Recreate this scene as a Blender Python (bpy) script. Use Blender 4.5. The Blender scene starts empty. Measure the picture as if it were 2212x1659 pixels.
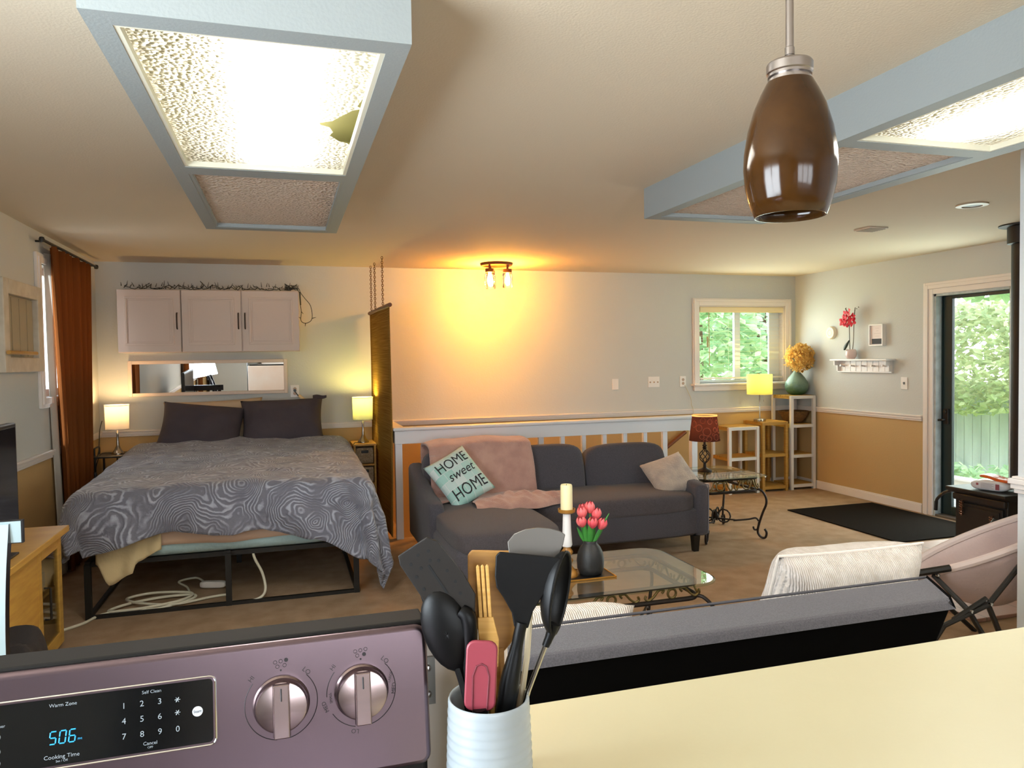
import bpy, bmesh, math, random
from mathutils import Vector, Matrix, Euler, noise
random.seed(7)
PI = math.pi
S = bpy.context.scene
COL = S.collection

# ------------------------------------------------------------------ camera
YAW, PITCH, ROLL, CAMZ, FPX = 0.2958243, -0.0332874, -0.0149095, 1.517206, 1606.64
cam = bpy.data.cameras.new('camera'); camo = bpy.data.objects.new('camera', cam); COL.objects.link(camo)
cy, sy = math.cos(YAW), math.sin(YAW)
fw = Vector((sy*math.cos(PITCH), cy*math.cos(PITCH), math.sin(PITCH)))
rt = Vector((cy, -sy, 0)); up = rt.cross(fw)
cr, sr = math.cos(ROLL), math.sin(ROLL)
rt2 = cr*rt + sr*up; up2 = -sr*rt + cr*up
camo.matrix_world = Matrix(((rt2.x, up2.x, -fw.x, 0), (rt2.y, up2.y, -fw.y, 0), (rt2.z, up2.z, -fw.z, CAMZ), (0, 0, 0, 1)))
cam.sensor_fit = 'HORIZONTAL'; cam.sensor_width = 36.0; cam.lens = 36.0*FPX/2212.0
cam.clip_start = 0.05; cam.clip_end = 200
S.camera = camo

# ------------------------------------------------------------------ view, world, daylight
S.view_settings.view_transform = 'Standard'
S.view_settings.look = 'None'
S.view_settings.gamma = 1.0
S.view_settings.use_curve_mapping = False
S.view_settings.exposure = 0.35
cyc = S.cycles
cyc.use_denoising = True
cyc.max_bounces = 8; cyc.diffuse_bounces = 4; cyc.glossy_bounces = 4; cyc.transmission_bounces = 6; cyc.transparent_max_bounces = 12
cyc.sample_clamp_indirect = 6.0
cyc.caustics_reflective = False; cyc.caustics_refractive = False
w = bpy.data.worlds.new('overcast_sky'); S.world = w; w.use_nodes = True
wn = w.node_tree.nodes; wl = w.node_tree.links
wb = wn['Background']
tc = wn.new('ShaderNodeTexCoord'); sp = wn.new('ShaderNodeSeparateXYZ'); rp = wn.new('ShaderNodeValToRGB')
wl.new(tc.outputs['Generated'], sp.inputs[0]); wl.new(sp.outputs['Z'], rp.inputs[0]); wl.new(rp.outputs[0], wb.inputs['Color'])
rp.color_ramp.elements[0].position = 0.0; rp.color_ramp.elements[0].color = (0.95, 0.97, 1.0, 1)
rp.color_ramp.elements[1].position = 1.0; rp.color_ramp.elements[1].color = (0.62, 0.80, 1.0, 1)
wb.inputs['Strength'].default_value = 6.0

def area(name, loc, direction, sx, sy_, power, color):
    l = bpy.data.lights.new(name, 'AREA'); l.shape = 'RECTANGLE'; l.size = sx; l.size_y = sy_
    l.energy = power; l.color = color
    o = bpy.data.objects.new(name, l); COL.objects.link(o); o.location = loc
    o.rotation_euler = Vector(direction).to_track_quat('-Z', 'Y').to_euler()
    return o
def point(name, loc, power, color, r=0.03, parent=None):
    l = bpy.data.lights.new(name, 'POINT'); l.energy = power; l.color = color; l.shadow_soft_size = r
    o = bpy.data.objects.new(name, l); COL.objects.link(o); o.location = loc
    if parent: o.parent = parent; o.location = Vector(loc) - parent.location
    return o
DAY = (0.78, 0.91, 1.0)
for i, xx in enumerate((-.1, .75, 1.6)): area('daylight_kitchen_window', (xx, -2.74, 1.57), (0, 1, -0.05), .72, 1.0, 9, DAY)
area('daylight_dining_window', (-1.52, 0.7, 1.5), (1, 0.25, 0.25), 1.6, 1.1, 85, DAY)
area('daylight_bedroom_window', (-1.54, 6.02, 1.55), (1, -0.3, 0), 0.3, 1.2, 3, DAY)
area('daylight_back_window', (5.0, 7.36, 1.64), (0, -1, -0.1), 1.0, 0.8, 12, (0.85, 1.0, 0.9))
area('daylight_entry_door', (5.72, 5.07, 1.1), (-1, 0, 0), 0.7, 1.9, 22, (0.85, 1.0, 0.92))

# ------------------------------------------------------------------ helpers
def lin(h):
    h = h.lstrip('#'); o = []
    for i in (0, 2, 4):
        c = int(h[i:i+2], 16)/255.0
        o.append(c/12.92 if c <= 0.04045 else ((c+0.055)/1.055)**2.4)
    return o
def mat(name, col, rough=0.6, metal=0.0, spec=0.5, bump=None, var=None, coat=0.0, sheen=0.0, emit=None, trans=0.0, alpha=None):
    """bump=(scale,strength,[detail]) noise bump; var=(scale,other colour,[stretch xyz]) colour variation"""
    m = bpy.data.materials.new(name); m.use_nodes = True
    n = m.node_tree.nodes; l = m.node_tree.links; b = n['Principled BSDF']
    c = lin(col) if isinstance(col, str) else list(col)
    b.inputs['Base Color'].default_value = (*c, 1); b.inputs['Roughness'].default_value = rough
    b.inputs['Metallic'].default_value = metal; b.inputs['Specular IOR Level'].default_value = spec
    b.inputs['Coat Weight'].default_value = coat; b.inputs['Sheen Weight'].default_value = sheen
    b.inputs['Transmission Weight'].default_value = trans
    if emit:
        e = lin(emit[0]) if isinstance(emit[0], str) else emit[0]
        b.inputs['Emission Color'].default_value = (*e, 1); b.inputs['Emission Strength'].default_value = emit[1]
    t = n.new('ShaderNodeTexCoord')
    if var:
        mp = n.new('ShaderNodeMapping'); l.new(t.outputs['Object'], mp.inputs[0])
        if len(var) > 2: mp.inputs['Scale'].default_value = var[2]
        x = n.new('ShaderNodeTexNoise'); x.inputs['Scale'].default_value = var[0]; x.inputs['Detail'].default_value = 5
        l.new(mp.outputs[0], x.inputs['Vector'])
        r = n.new('ShaderNodeValToRGB'); r.color_ramp.elements[0].position = 0.35; r.color_ramp.elements[1].position = 0.65
        c2 = lin(var[1]) if isinstance(var[1], str) else list(var[1])
        r.color_ramp.elements[0].color = (*c, 1); r.color_ramp.elements[1].color = (*c2, 1)
        l.new(x.outputs['Fac'], r.inputs[0]); l.new(r.outputs[0], b.inputs['Base Color'])
    if bump:
        x = n.new('ShaderNodeTexNoise'); x.inputs['Scale'].default_value = bump[0]; x.inputs['Detail'].default_value = bump[2] if len(bump) > 2 else 3
        l.new(t.outputs['Object'], x.inputs['Vector'])
        u = n.new('ShaderNodeBump'); u.inputs['Strength'].default_value = bump[1]; u.inputs['Distance'].default_value = 0.01
        l.new(x.outputs['Fac'], u.inputs['Height']); l.new(u.outputs[0], b.inputs['Normal'])
    return m
def glassmat(name, tint=(1, 1, 1), refl=1.0, rough=0.0, haze=0.0):
    """thin pane: clear transmission plus fresnel reflection (and optionally a little dusty haze)"""
    m = bpy.data.materials.new(name); m.use_nodes = True
    n = m.node_tree.nodes; l = m.node_tree.links; n.clear()
    o = n.new('ShaderNodeOutputMaterial'); t = n.new('ShaderNodeBsdfTransparent'); g = n.new('ShaderNodeBsdfGlossy')
    t.inputs[0].default_value = (*tint, 1); g.inputs['Roughness'].default_value = rough
    f = n.new('ShaderNodeFresnel'); f.inputs[0].default_value = 1.45
    mu = n.new('ShaderNodeMath'); mu.operation = 'MULTIPLY'; mu.inputs[1].default_value = refl
    l.new(f.outputs[0], mu.inputs[0])
    x = n.new('ShaderNodeMixShader'); l.new(mu.outputs[0], x.inputs[0]); l.new(t.outputs[0], x.inputs[1]); l.new(g.outputs[0], x.inputs[2])
    last = x
    if haze:
        d = n.new('ShaderNodeBsdfDiffuse'); d.inputs[0].default_value = (0.8, 0.85, 0.85, 1)
        y = n.new('ShaderNodeMixShader'); y.inputs[0].default_value = haze
        l.new(x.outputs[0], y.inputs[1]); l.new(d.outputs[0], y.inputs[2]); last = y
    l.new(last.outputs[0], o.inputs[0])
    return m
def shademat(name, col, tr=0.6, rough=0.9, col2=None, pattern=None):
    """lamp-shade / curtain / leaf cloth: diffuse + translucent"""
    m = bpy.data.materials.new(name); m.use_nodes = True
    n = m.node_tree.nodes; l = m.node_tree.links; n.clear()
    o = n.new('ShaderNodeOutputMaterial'); d = n.new('ShaderNodeBsdfDiffuse'); t = n.new('ShaderNodeBsdfTranslucent')
    x = n.new('ShaderNodeMixShader'); x.inputs[0].default_value = tr
    c = lin(col) if isinstance(col, str) else col; c2 = (lin(col2) if isinstance(col2, str) else col2) if col2 else c
    d.inputs[0].default_value = (*c, 1); t.inputs[0].default_value = (*c2, 1)
    l.new(d.outputs[0], x.inputs[1]); l.new(t.outputs[0], x.inputs[2]); l.new(x.outputs[0], o.inputs[0])
    if pattern: pattern(n, l, d, t)
    return m

class MB:
    def __init__(s): s.v = []; s.f = []; s.m = []; s.cur = 0
    def add(s, vs, fs, m=None):
        b = len(s.v); s.v += [Vector(p) for p in vs]; s.f += [tuple(i+b for i in f) for f in fs]
        s.m += [s.cur if m is None else m]*len(fs); return s
    def bx(s, x0, x1, y0, y1, z0, z1, m=None, M=None):
        vs = [Vector((x, y, z)) for z in (z0, z1) for y in (y0, y1) for x in (x0, x1)]
        if M: vs = [M @ p for p in vs]
        return s.add(vs, [(0, 2, 3, 1), (4, 5, 7, 6), (0, 1, 5, 4), (2, 6, 7, 3), (0, 4, 6, 2), (1, 3, 7, 5)], m)
    def tube(s, pts, r, n=8, m=None, closed=False, flat=None):
        pts = [Vector(p) for p in pts]; k = len(pts)
        rs = r if isinstance(r, (list, tuple)) else [r]*k
        vs = []; prev = None
        for i, p in enumerate(pts):
            if closed: t = pts[(i+1) % k]-pts[i-1]
            else: t = pts[min(i+1, k-1)]-pts[max(i-1, 0)]
            t = t.normalized() if t.length > 1e-9 else Vector((0, 0, 1))
            if prev is None:
                a = Vector((0, 0, 1)) if abs(t.z) < 0.9 else Vector((1, 0, 0))
                u = t.cross(a).normalized()
            else:
                u = prev - t*prev.dot(t); u = u.normalized() if u.length > 1e-6 else t.orthogonal().normalized()
            prev = u; wv = t.cross(u)
            for j in range(n):
                a = 2*PI*j/n
                vs.append(p + (u*math.cos(a)*(flat or 1) + wv*math.sin(a))*rs[i])
        fs = []
        for i in range(k if closed else k-1):
            i2 = (i+1) % k
            for j in range(n): j2 = (j+1) % n; fs.append((i*n+j, i*n+j2, i2*n+j2, i2*n+j))
        if not closed: fs += [tuple(range(n-1, -1, -1)), tuple((k-1)*n+j for j in range(n))]
        return s.add(vs, fs, m)
    def lathe(s, prof, c=(0, 0, 0), n=24, m=None, M=None, caps=True):
        c = Vector(c); vs = []
        for (r, z) in prof:
            for j in range(n):
                a = 2*PI*j/n; p = Vector((r*math.cos(a), r*math.sin(a), z))
                vs.append((M @ p if M else p) + c)
        fs = []
        for i in range(len(prof)-1):
            for j in range(n): j2 = (j+1) % n; fs.append((i*n+j, i*n+j2, (i+1)*n+j2, (i+1)*n+j))
        if caps:
            if prof[0][0] > 1e-6: fs.append(tuple(range(n-1, -1, -1)))
            if prof[-1][0] > 1e-6: fs.append(tuple((len(prof)-1)*n+j for j in range(n)))
        return s.add(vs, fs, m)
    def prism(s, poly, h0, h1, M=None, m=None):
        k = len(poly)
        vs = [Vector((p[0], p[1], h0)) for p in poly] + [Vector((p[0], p[1], h1)) for p in poly]
        if M: vs = [M @ p for p in vs]
        return s.add(vs, [tuple(range(k-1, -1, -1)), tuple(range(k, 2*k))] + [(i, (i+1) % k, k+(i+1) % k, k+i) for i in range(k)], m)
    def grid(s, fn, nu, nv, m=None, cu=False):
        vs = [fn(i/(nu if cu else nu-1), j/(nv-1)) for j in range(nv) for i in range(nu)]
        fs = []
        for j in range(nv-1):
            for i in range(nu if cu else nu-1):
                i2 = (i+1) % nu; fs.append((j*nu+i, j*nu+i2, (j+1)*nu+i2, (j+1)*nu+i))
        return s.add(vs, fs, m)
    def cushion(s, c, size, p=5.0, n=10, m=None, M=None, fn=None):
        c = Vector(c); h = Vector(size)/2; idx = {}; vs = []; fs = []
        def vid(q):
            key = tuple(round(t, 4) for t in q)
            if key not in idx:
                L = (abs(q[0])**p+abs(q[1])**p+abs(q[2])**p)**(1/p); u = Vector((q[0]/L, q[1]/L, q[2]/L))
                w_ = Vector((u.x*h.x, u.y*h.y, u.z*h.z))
                if fn: w_ = fn(u, w_)
                if M: w_ = M @ w_
                idx[key] = len(vs); vs.append(w_+c)
            return idx[key]
        for ax in range(3):
            for sg in (-1, 1):
                for i in range(n):
                    for j in range(n):
                        q = []
                        for (a, b) in ((i, j), (i+1, j), (i+1, j+1), (i, j+1)):
                            t = [0, 0, 0]; t[ax] = sg; t[(ax+1) % 3] = -1+2*a/n; t[(ax+2) % 3] = -1+2*b/n
                            q.append(vid(t))
                        fs.append(tuple(q) if sg > 0 else tuple(q[::-1]))
        return s.add(vs, fs, m)
    def text(s, string, size, fn, m=None, align='CENTER', shear=0.0, fine=False):
        vs, fs = textmesh(string, size, align, shear, fine)
        return s.add([fn(p[0], p[1]) for p in vs], fs, m)
    def build(s, name, mats, parent=None, smooth=False, bevel=0.0, sub=0, solid=0.0, angle=40):
        off = Vector((0, 0, 0)); q = parent
        while q: off += q.location; q = q.parent
        me = bpy.data.meshes.new(name)
        me.from_pydata([tuple(v-off) for v in s.v], [], s.f)
        mats = mats if isinstance(mats, (list, tuple)) else [mats]
        for x in mats: me.materials.append(x)
        for p, mi in zip(me.polygons, s.m): p.material_index = min(mi, len(mats)-1); p.use_smooth = smooth
        bm = bmesh.new(); bm.from_mesh(me); bmesh.ops.recalc_face_normals(bm, faces=bm.faces)
        if smooth and angle:
            for e in bm.edges:
                if len(e.link_faces) == 2 and e.calc_face_angle(0) > math.radians(angle): e.smooth = False
        bm.to_mesh(me); bm.free()
        o = bpy.data.objects.new(name, me); COL.objects.link(o)
        if parent: o.parent = parent
        if solid:
            d = o.modifiers.new('solid', 'SOLIDIFY'); d.thickness = solid; d.offset = 0
        if bevel:
            d = o.modifiers.new('bevel', 'BEVEL'); d.width = bevel; d.segments = 2; d.limit_method = 'ANGLE'; d.angle_limit = math.radians(40)
        if sub:
            d = o.modifiers.new('sub', 'SUBSURF'); d.levels = sub; d.render_levels = sub
        return o
_tc = {}
def textmesh(string, size, align, shear, fine=False):
    key = (string, size, align, shear, fine)
    if key not in _tc:
        c = bpy.data.curves.new('lettering', 'FONT'); c.body = string; c.size = size; c.align_x = align; c.shear = shear; c.resolution_u = 3
        o = bpy.data.objects.new('lettering', c); COL.objects.link(o)
        dg = bpy.context.evaluated_depsgraph_get(); me = bpy.data.meshes.new_from_object(o.evaluated_get(dg))
        if fine:
            bm = bmesh.new(); bm.from_mesh(me); bmesh.ops.triangulate(bm, faces=bm.faces)
            for _ in range(3):
                es = [e for e in bm.edges if e.calc_length() > size*.10]
                bmesh.ops.subdivide_edges(bm, edges=es, cuts=1); bmesh.ops.triangulate(bm, faces=bm.faces)
            bm.to_mesh(me); bm.free()
        _tc[key] = ([tuple(v.co) for v in me.vertices], [tuple(p.vertices) for p in me.polygons])
        bpy.data.objects.remove(o); bpy.data.curves.remove(c); bpy.data.meshes.remove(me)
    return _tc[key]

def tag(o, label=None, cat=None, group=None, kind=None):
    if label: o['label'] = label
    if cat: o['category'] = cat
    if group: o['group'] = group
    if kind: o['kind'] = kind
    return o
def thing(name, label, cat, loc, group=None):
    o = bpy.data.objects.new(name, None); o.empty_display_size = 0.05; COL.objects.link(o); o.location = loc
    return tag(o, label, cat, group)
def structure(o, label=None): return tag(o, label, None, None, 'structure')
def copytree(o, loc=None, rz=None, parent=None, label=None):
    c = o.copy(); COL.objects.link(c)
    if parent: c.parent = parent
    for ch in list(o.children):
        copytree(ch, parent=c)
    if loc is not None: c.location = loc
    if rz is not None: c.rotation_euler.z = rz
    if label: c['label'] = label
    return c
def one(): return MB()
def rotm(ax, ang): return Matrix.Rotation(ang, 4, ax)
def T(x, y, z): return Matrix.Translation((x, y, z))
def smooth_path(pts, k=6):
    pts = [Vector(p) for p in pts]; out = []
    for i in range(len(pts)-1):
        p0 = pts[max(i-1, 0)]; p1 = pts[i]; p2 = pts[i+1]; p3 = pts[min(i+2, len(pts)-1)]
        for j in range(k):
            t = j/k
            out.append(0.5*((2*p1)+(p2-p0)*t+(2*p0-5*p1+4*p2-p3)*t*t+(3*p1-p0-3*p2+p3)*t**3))
    out.append(pts[-1]); return out
def nz(x, y, z=0.0): return noise.noise(Vector((x, y, z)))

# ------------------------------------------------------------------ materials
M_ceil = mat('ceiling_paint', '#dccdb6', 0.85, bump=(130, 0.12))
M_wallu = mat('wall_paint_grey_blue', '#c6c8c4', 0.8, bump=(70, 0.12))
M_walll = mat('wall_paint_tan', '#bd9c68', 0.8, bump=(70, 0.12))
M_trim = mat('trim_paint', '#e6ddd6', 0.45)
M_white = mat('white_paint', '#e9e4e0', 0.4)
M_carpet = mat('carpet_beige', '#bda184', 1.0, spec=0.1, bump=(350, 0.9, 2), var=(7, '#ad9173'))
M_black = mat('black_metal', '#15130f', 0.45)
M_iron = mat('wrought_iron', '#2a211c', 0.5, metal=0.6)
M_bronze = mat('aged_gold_iron', '#6d5a33', 0.45, metal=0.7)
M_steel = mat('brushed_steel', '#a79f9c', 0.28, metal=1.0)
M_nickel = mat('satin_nickel', '#b9b2a8', 0.25, metal=1.0)
M_chrome = mat('chrome', '#d5d5d2', 0.08, metal=1.0)
M_pine = mat('pine_wood', '#c39a45', 0.5, var=(5, '#b1873a', (1, 1, 8)))
M_natural = mat('natural_wood', '#bd9140', 0.5, var=(6, '#a97c33', (1, 1, 10)))
M_darkwood = mat('dark_brown_wood', '#5a3a22', 0.5, var=(6, '#6b472a', (1, 1, 8)))
M_sofa = mat('charcoal_upholstery', '#57545a', 0.95, spec=0.15, bump=(500, 0.35), var=(160, '#4c4a50'), sheen=0.15)
M_plastic = mat('white_plastic', '#e8e2dc', 0.35)
M_blackp = mat('black_plastic', '#121212', 0.35)
M_window = glassmat('window_glass', (1, 1, 1), 0.6)
M_tglass = glassmat('table_glass', (0.84, 0.91, 0.82), 0.55)
M_jar = glassmat('jar_glass', (1.0, 0.97, 0.9), 0.8)
M_mirror = mat('mirror_silver', '#f2f2f2', 0.0, metal=1.0)
M_vinyl = mat('vinyl_white', '#e6ebea', 0.4)
# ------------------------------------------------------------------ the room shell
XL, XR, D, H, ZR = -1.596, 5.76, 7.42, 2.44, 0.90
YF = -2.8
b = one()
for (x0, x1, z0, z1, m) in ((XL-.12, 4.47, ZR, H, 0), (4.47, 5.61, ZR, 1.21, 0), (4.47, 5.61, 2.09, H, 0), (5.61, XR+.12, ZR, H, 0), (XL-.12, XR+.12, -2.6, ZR, 1)):
    b.bx(x0, x1, D, D+.12, z0, z1, m)
structure(b.build('wall_back', [M_wallu, M_walll]))
b = one()
def hole_wall(b, axis, c0, c1, a0, a1, holes, zs=((0, ZR, 1), (ZR, H, 0))):
    """wall slab between c0..c1 across, a0..a1 along, with window/door holes (a0,a1,z0,z1)"""
    cuts = sorted({a0, a1} | {h for q in holes for h in q[:2]})
    for s0, s1 in zip(cuts[:-1], cuts[1:]):
        zc = sorted({z for q in zs for z in q[:2]} | {z for q in holes if q[0] <= s0 and q[1] >= s1 for z in q[2:]})
        for z0, z1 in zip(zc[:-1], zc[1:]):
            mid = (z0+z1)/2
            if any(q[0] <= s0 and q[1] >= s1 and q[2] < mid < q[3] for q in holes): continue
            m = [q[2] for q in zs if q[0] <= mid <= q[1]][0]
            if axis == 'y': b.bx(c0, c1, s0, s1, z0, z1, m)
            else: b.bx(s0, s1, c0, c1, z0, z1, m)
hole_wall(b, 'y', XL-.12, XL, YF, D, [(5.80, 6.95, 1.30, 2.22), (-.2, 1.6, 0.95, 2.1)])
structure(b.build('wall_left', [M_wallu, M_walll]))
b = one(); hole_wall(b, 'y', XR, XR+.12, 2.6, D, [(4.69, 5.46, 0, 2.06)])
structure(b.build('wall_right', [M_wallu, M_walll]))
b = one(); hole_wall(b, 'x', YF-.12, YF, XL-.12, 3.355, [(-.5, 2.0, 1.05, 2.1)])
structure(b.build('wall_front', [M_wallu, M_walll]))
b = one(); b.bx(3.238, 5.76, 2.48, 2.6, 0, H); b.bx(3.238, 3.355, YF, 2.48, 0, H)
structure(b.build('wall_partition', [mat('partition_white_paint', '#d3d8da', 0.6, bump=(80, .1))]))
b = one()
for z0, z1, d in ((.862, .882, .012), (.882, .905, .022), (.905, .93, .03), (.93, .94, .018)):
    b.bx(3.238-d, 3.40, 2.2, 2.6+d, z0, z1)
structure(b.build('trim_4', [M_white], bevel=.004))
b = one()
for (x0, x1, y0, y1) in ((XL-.12, XR+.12, YF-.12, 6.35), (XL-.12, .95, 6.35, D), (3.8, XR+.12, 6.35, D)):
    b.bx(x0, x1, y0, y1, -.12, 0)
structure(b.build('floor', [M_carpet]))
b = one(); b.bx(XL-.12, XR+.12, YF-.12, D+.12, H, H+.1); structure(b.build('ceiling', [M_ceil]))
b = one(); b.bx(.85, 3.9, 6.25, 6.35, -2.6, -.12); b.bx(.85, .95, 6.35, D, -2.6, -.12); b.bx(3.8, 3.9, 6.35, D, -2.6, -.12); b.bx(.85, 3.9, 6.25, D, -2.7, -2.6)
structure(b.build('wall_stairwell', [M_walll]))
b = one()
for i in range(9): b.bx(3.8-.27*(i+1), 3.8-.27*i, 6.36, 7.40, -2.59, -.2*(i+1))
structure(b.build('trim_stairs', [M_carpet]))
# chair rails and baseboards
def rail_y(b, x, s, y0, y1):      # along a wall facing +x (s=1) or -x (s=-1)
    for z0, z1, d in ((.872, .888, .012), (.888, .912, .02), (.912, .928, .028)):
        b.bx(min(x, x+s*d), max(x, x+s*d), y0, y1, z0, z1)
b = one()
for z0, z1, d in ((.872, .888, .012), (.888, .912, .02), (.912, .928, .028)): b.bx(XL, XR, D-d, D, z0, z1)
structure(b.build('trim_1', [M_trim], bevel=.003))
b = one(); rail_y(b, XR, -1, 5.586, D-.03); structure(b.build('trim_2', [M_trim], bevel=.003))
b = one(); rail_y(b, XL, 1, 1.8, D-.03); structure(b.build('trim_3', [M_trim], bevel=.003))
b = one(); b.bx(XR-.015, XR, 5.586, D-.02, 0, .075); b.bx(XR-.010, XR, 5.586, D-.02, .075, .09); structure(b.build('baseboard_right', [M_trim], bevel=.003))
b = one(); b.bx(3.82, XR-.02, D-.015, D, 0, .085); b.bx(XL, .58, D-.015, D, 0, .085); structure(b.build('baseboard_back', [M_trim], bevel=.003))
b = one(); b.bx(XL, XL+.015, 1.8, D-.02, 0, .085); structure(b.build('baseboard_left', [M_trim], bevel=.003))

# back window with its white casing, slider sash and a raised mini blind
w1 = structure(thing('window_1', None, None, (5.04, D, 1.21)))
b = one()
x0, x1, z0, z1 = 4.47, 5.61, 1.21, 2.09
for (a, c, dd) in ((0.0, .045, .022), (.045, .07, .03), (.07, .082, .02)):
    b.bx(x0-c, x0-a, D-dd, D, z0-.02, z1+c); b.bx(x1+a, x1+c, D-dd, D, z0-.02, z1+c)
    b.bx(x0-a, x1+a, D-dd, D, z1+a, z1+c)
b.bx(x0-.0, x0+.012, D, D+.11, z0, z1); b.bx(x1-.012, x1, D, D+.11, z0, z1); b.bx(x0, x1, D, D+.11, z1-.012, z1)
b.build('window_frame', [M_trim], w1, bevel=.003)
b = one(); b.bx(x0-.10, x1+.10, D-.075, D+.11, z0-.025, z0); b.bx(x0-.075, x1+.075, D-.03, D, z0-.085, z0-.025); b.build('window_sill', [M_trim], w1, bevel=.006)
b = one(); yv = D+.085
b.bx(x0+.012, x0+.05, yv, yv+.03, z0, z1-.012); b.bx(x1-.15, x1-.012, yv, yv+.03, z0, z1-.012); b.bx(x0+.05, x1-.15, yv, yv+.03, z0, z0+.035); b.bx(x0+.05, x1-.15, yv, yv+.03, z1-.045, z1-.012)
b.bx(4.985, 5.06, yv-.012, yv+.03, z0+.035, z1-.045)
b.build('sash', [M_vinyl], w1, bevel=.004)
b = one(); b.bx(x0+.05, x1-.15, yv+.012, yv+.018, z0+.035, z1-.045); b.build('pane', [M_window], w1)
bl = thing('window_blind', 'cream mini blind with open slats hanging in the green window', 'blind', (5.04, D+.03, z1))
b = one(); b.bx(x0+.02, x1-.016, D+.002, D+.05, z1-.075, z1-.012); b.bx(x0+.02, x1-.016, D-.006, D+.002, z1-.068, z1-.02); b.build('headrail', [mat('blind_cream', '#ead9ae', .5)], bl, bevel=.006)
b = one()
M_slat = mat('blind_slat_white', '#f1ead8', .5)
k = 0; z = z1-.11
while z > z0+.1:
    b.bx(x0+.03, x1-.02, D+.014, D+.038, z, z+.0016); z -= .046
for xx in (x0+.2, 5.3, 4.87): b.bx(xx, xx+.0015, D+.024, D+.0255, z0+.08, z1-.07)
sl = b.build('slats', [M_slat], bl)
b = one(); b.bx(x0+.025, x1-.018, D+.012, D+.042, z0+.045, z0+.065); b.build('bottom_rail', [M_slat], bl, bevel=.004)
b = one(); b.tube([(x0+.13, D-.004, z1-.08), (x0+.135, D-.004, z0+.2)], .004, 6); b.tube([(x0+.11, D-.004, z1-.35), (x0+.112, D-.004, z1-.47)], .009, 6); b.build('wand', [mat('blind_wand', '#b39a6a', .5)], bl)

# left bedroom window
w2 = structure(thing('window_2', None, None, (XL, 6.37, 1.30)))
b = one(); y0, y1, z0, z1 = 5.80, 6.95, 1.30, 2.22
for c, dd in ((.07, .02), (.045, .028)):
    b.bx(XL, XL+dd, y0-c, y0, z0-c, z1+c); b.bx(XL, XL+dd, y1, y1+c, z0-c, z1+c); b.bx(XL, XL+dd, y0, y1, z1, z1+c); b.bx(XL, XL+dd, y0, y1, z0-c, z0)
b.build('window_frame', [M_trim], w2, bevel=.003)
b = one(); b.bx(XL-.09, XL-.06, y0, y0+.05, z0, z1); b.bx(XL-.09, XL-.06, y1-.05, y1, z0, z1); b.bx(XL-.09, XL-.06, y0+.05, y1-.05, z0, z0+.05); b.bx(XL-.09, XL-.06, y0+.05, y1-.05, z1-.05, z1); b.bx(XL-.09, XL-.06, 6.35, 6.40, z0+.05, z1-.05); b.build('sash', [M_vinyl], w2)
b = one(); b.bx(XL-.078, XL-.074, y0+.05, y1-.05, z0+.05, z1-.05); b.build('pane', [M_window], w2)
# kitchen / dining windows (behind and left of the camera)
w3 = structure(thing('window_3', None, None, (.75, YF, 1.05)))
b = one()
for (a0, a1, c0, c1) in ((-.58, -.5, 1.0, 2.18), (2.0, 2.08, 1.0, 2.18), (-.58, 2.08, 2.1, 2.18), (-.58, 2.08, .97, 1.05), (.29, .37, 1.05, 2.1), (1.13, 1.21, 1.05, 2.1)): b.bx(a0, a1, YF-.03, YF+.03, c0, c1)
b.build('window_frame', [M_trim], w3)
b = one(); b.bx(-.5, 2.0, YF-.06, YF-.055, 1.05, 2.1); b.build('pane', [M_window], w3)
w4 = structure(thing('window_4', None, None, (XL, .7, .95)))
b = one()
for (a0, a1, c0, c1) in ((-.28, -.2, .87, 2.18), (1.6, 1.68, .87, 2.18), (-.2, 1.6, 2.1, 2.18), (-.2, 1.6, .87, .95), (.66, .74, .95, 2.1)): b.bx(XL-.03, XL+.03, a0, a1, c0, c1)
b.build('window_frame', [M_trim], w4)
b = one(); b.bx(XL-.06, XL-.055, -.2, 1.6, .95, 2.1); b.build('pane', [M_window], w4)

# entry door: white casing, weathered jamb, dark green storm door with a full pane
M_jamb = mat('weathered_white_jamb', '#c9d2d2', .6, var=(14, '#b3bcbb'))
M_green = mat('dark_green_door', '#20302f', .4)
d1 = structure(thing('door_1', None, None, (XR, 5.07, 0)))
b = one(); y0, y1, z1 = 4.69, 5.46, 2.06
for c0, c1, dd in ((.0, .05, .018), (.05, .085, .026), (.085, .11, .016)):
    b.bx(XR-dd, XR, y1+c0, y1+c1, 0, z1+c1); b.bx(XR-dd, XR, y0-c1, y0-c0, 0, z1+c1); b.bx(XR-dd, XR, y0-c0, y1+c0, z1+c0, z1+c1)
b.build('door_casing', [M_trim], d1, bevel=.003)
b = one(); b.bx(XR, XR+.12, y1-.02, y1, 0, z1); b.bx(XR, XR+.12, y0, y0+.02, 0, z1); b.bx(XR, XR+.12, y0, y1, z1-.02, z1); b.build('door_jamb', [M_jamb], d1)
b = one(); b.bx(XR-.005, XR+.16, y0+.02, y1-.02, -.02, .02); b.build('threshold', [mat('threshold_metal', '#6e665c', .5, metal=.5)], d1, bevel=.004)
b = one(); xs = XR+.075
b.bx(xs, xs+.035, y1-.125, y1-.02, .02, z1-.02); b.bx(xs, xs+.035, y0+.02, y0+.075, .02, z1-.02); b.bx(xs, xs+.035, y0+.075, y1-.125, z1-.05, z1-.02); b.bx(xs, xs+.035, y0+.075, y1-.125, .02, .10)
b.bx(xs-.012, xs, y1-.03, y1-.02, .02, z1-.02)
b.build('storm_door_frame', [M_green], d1, bevel=.004)
b = one(); b.bx(xs+.015, xs+.02, y0+.075, y1-.125, .10, z1-.05); b.build('pane', [glassmat('storm_door_glass', (1, 1, 1), .6, haze=.06)], d1)
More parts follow.
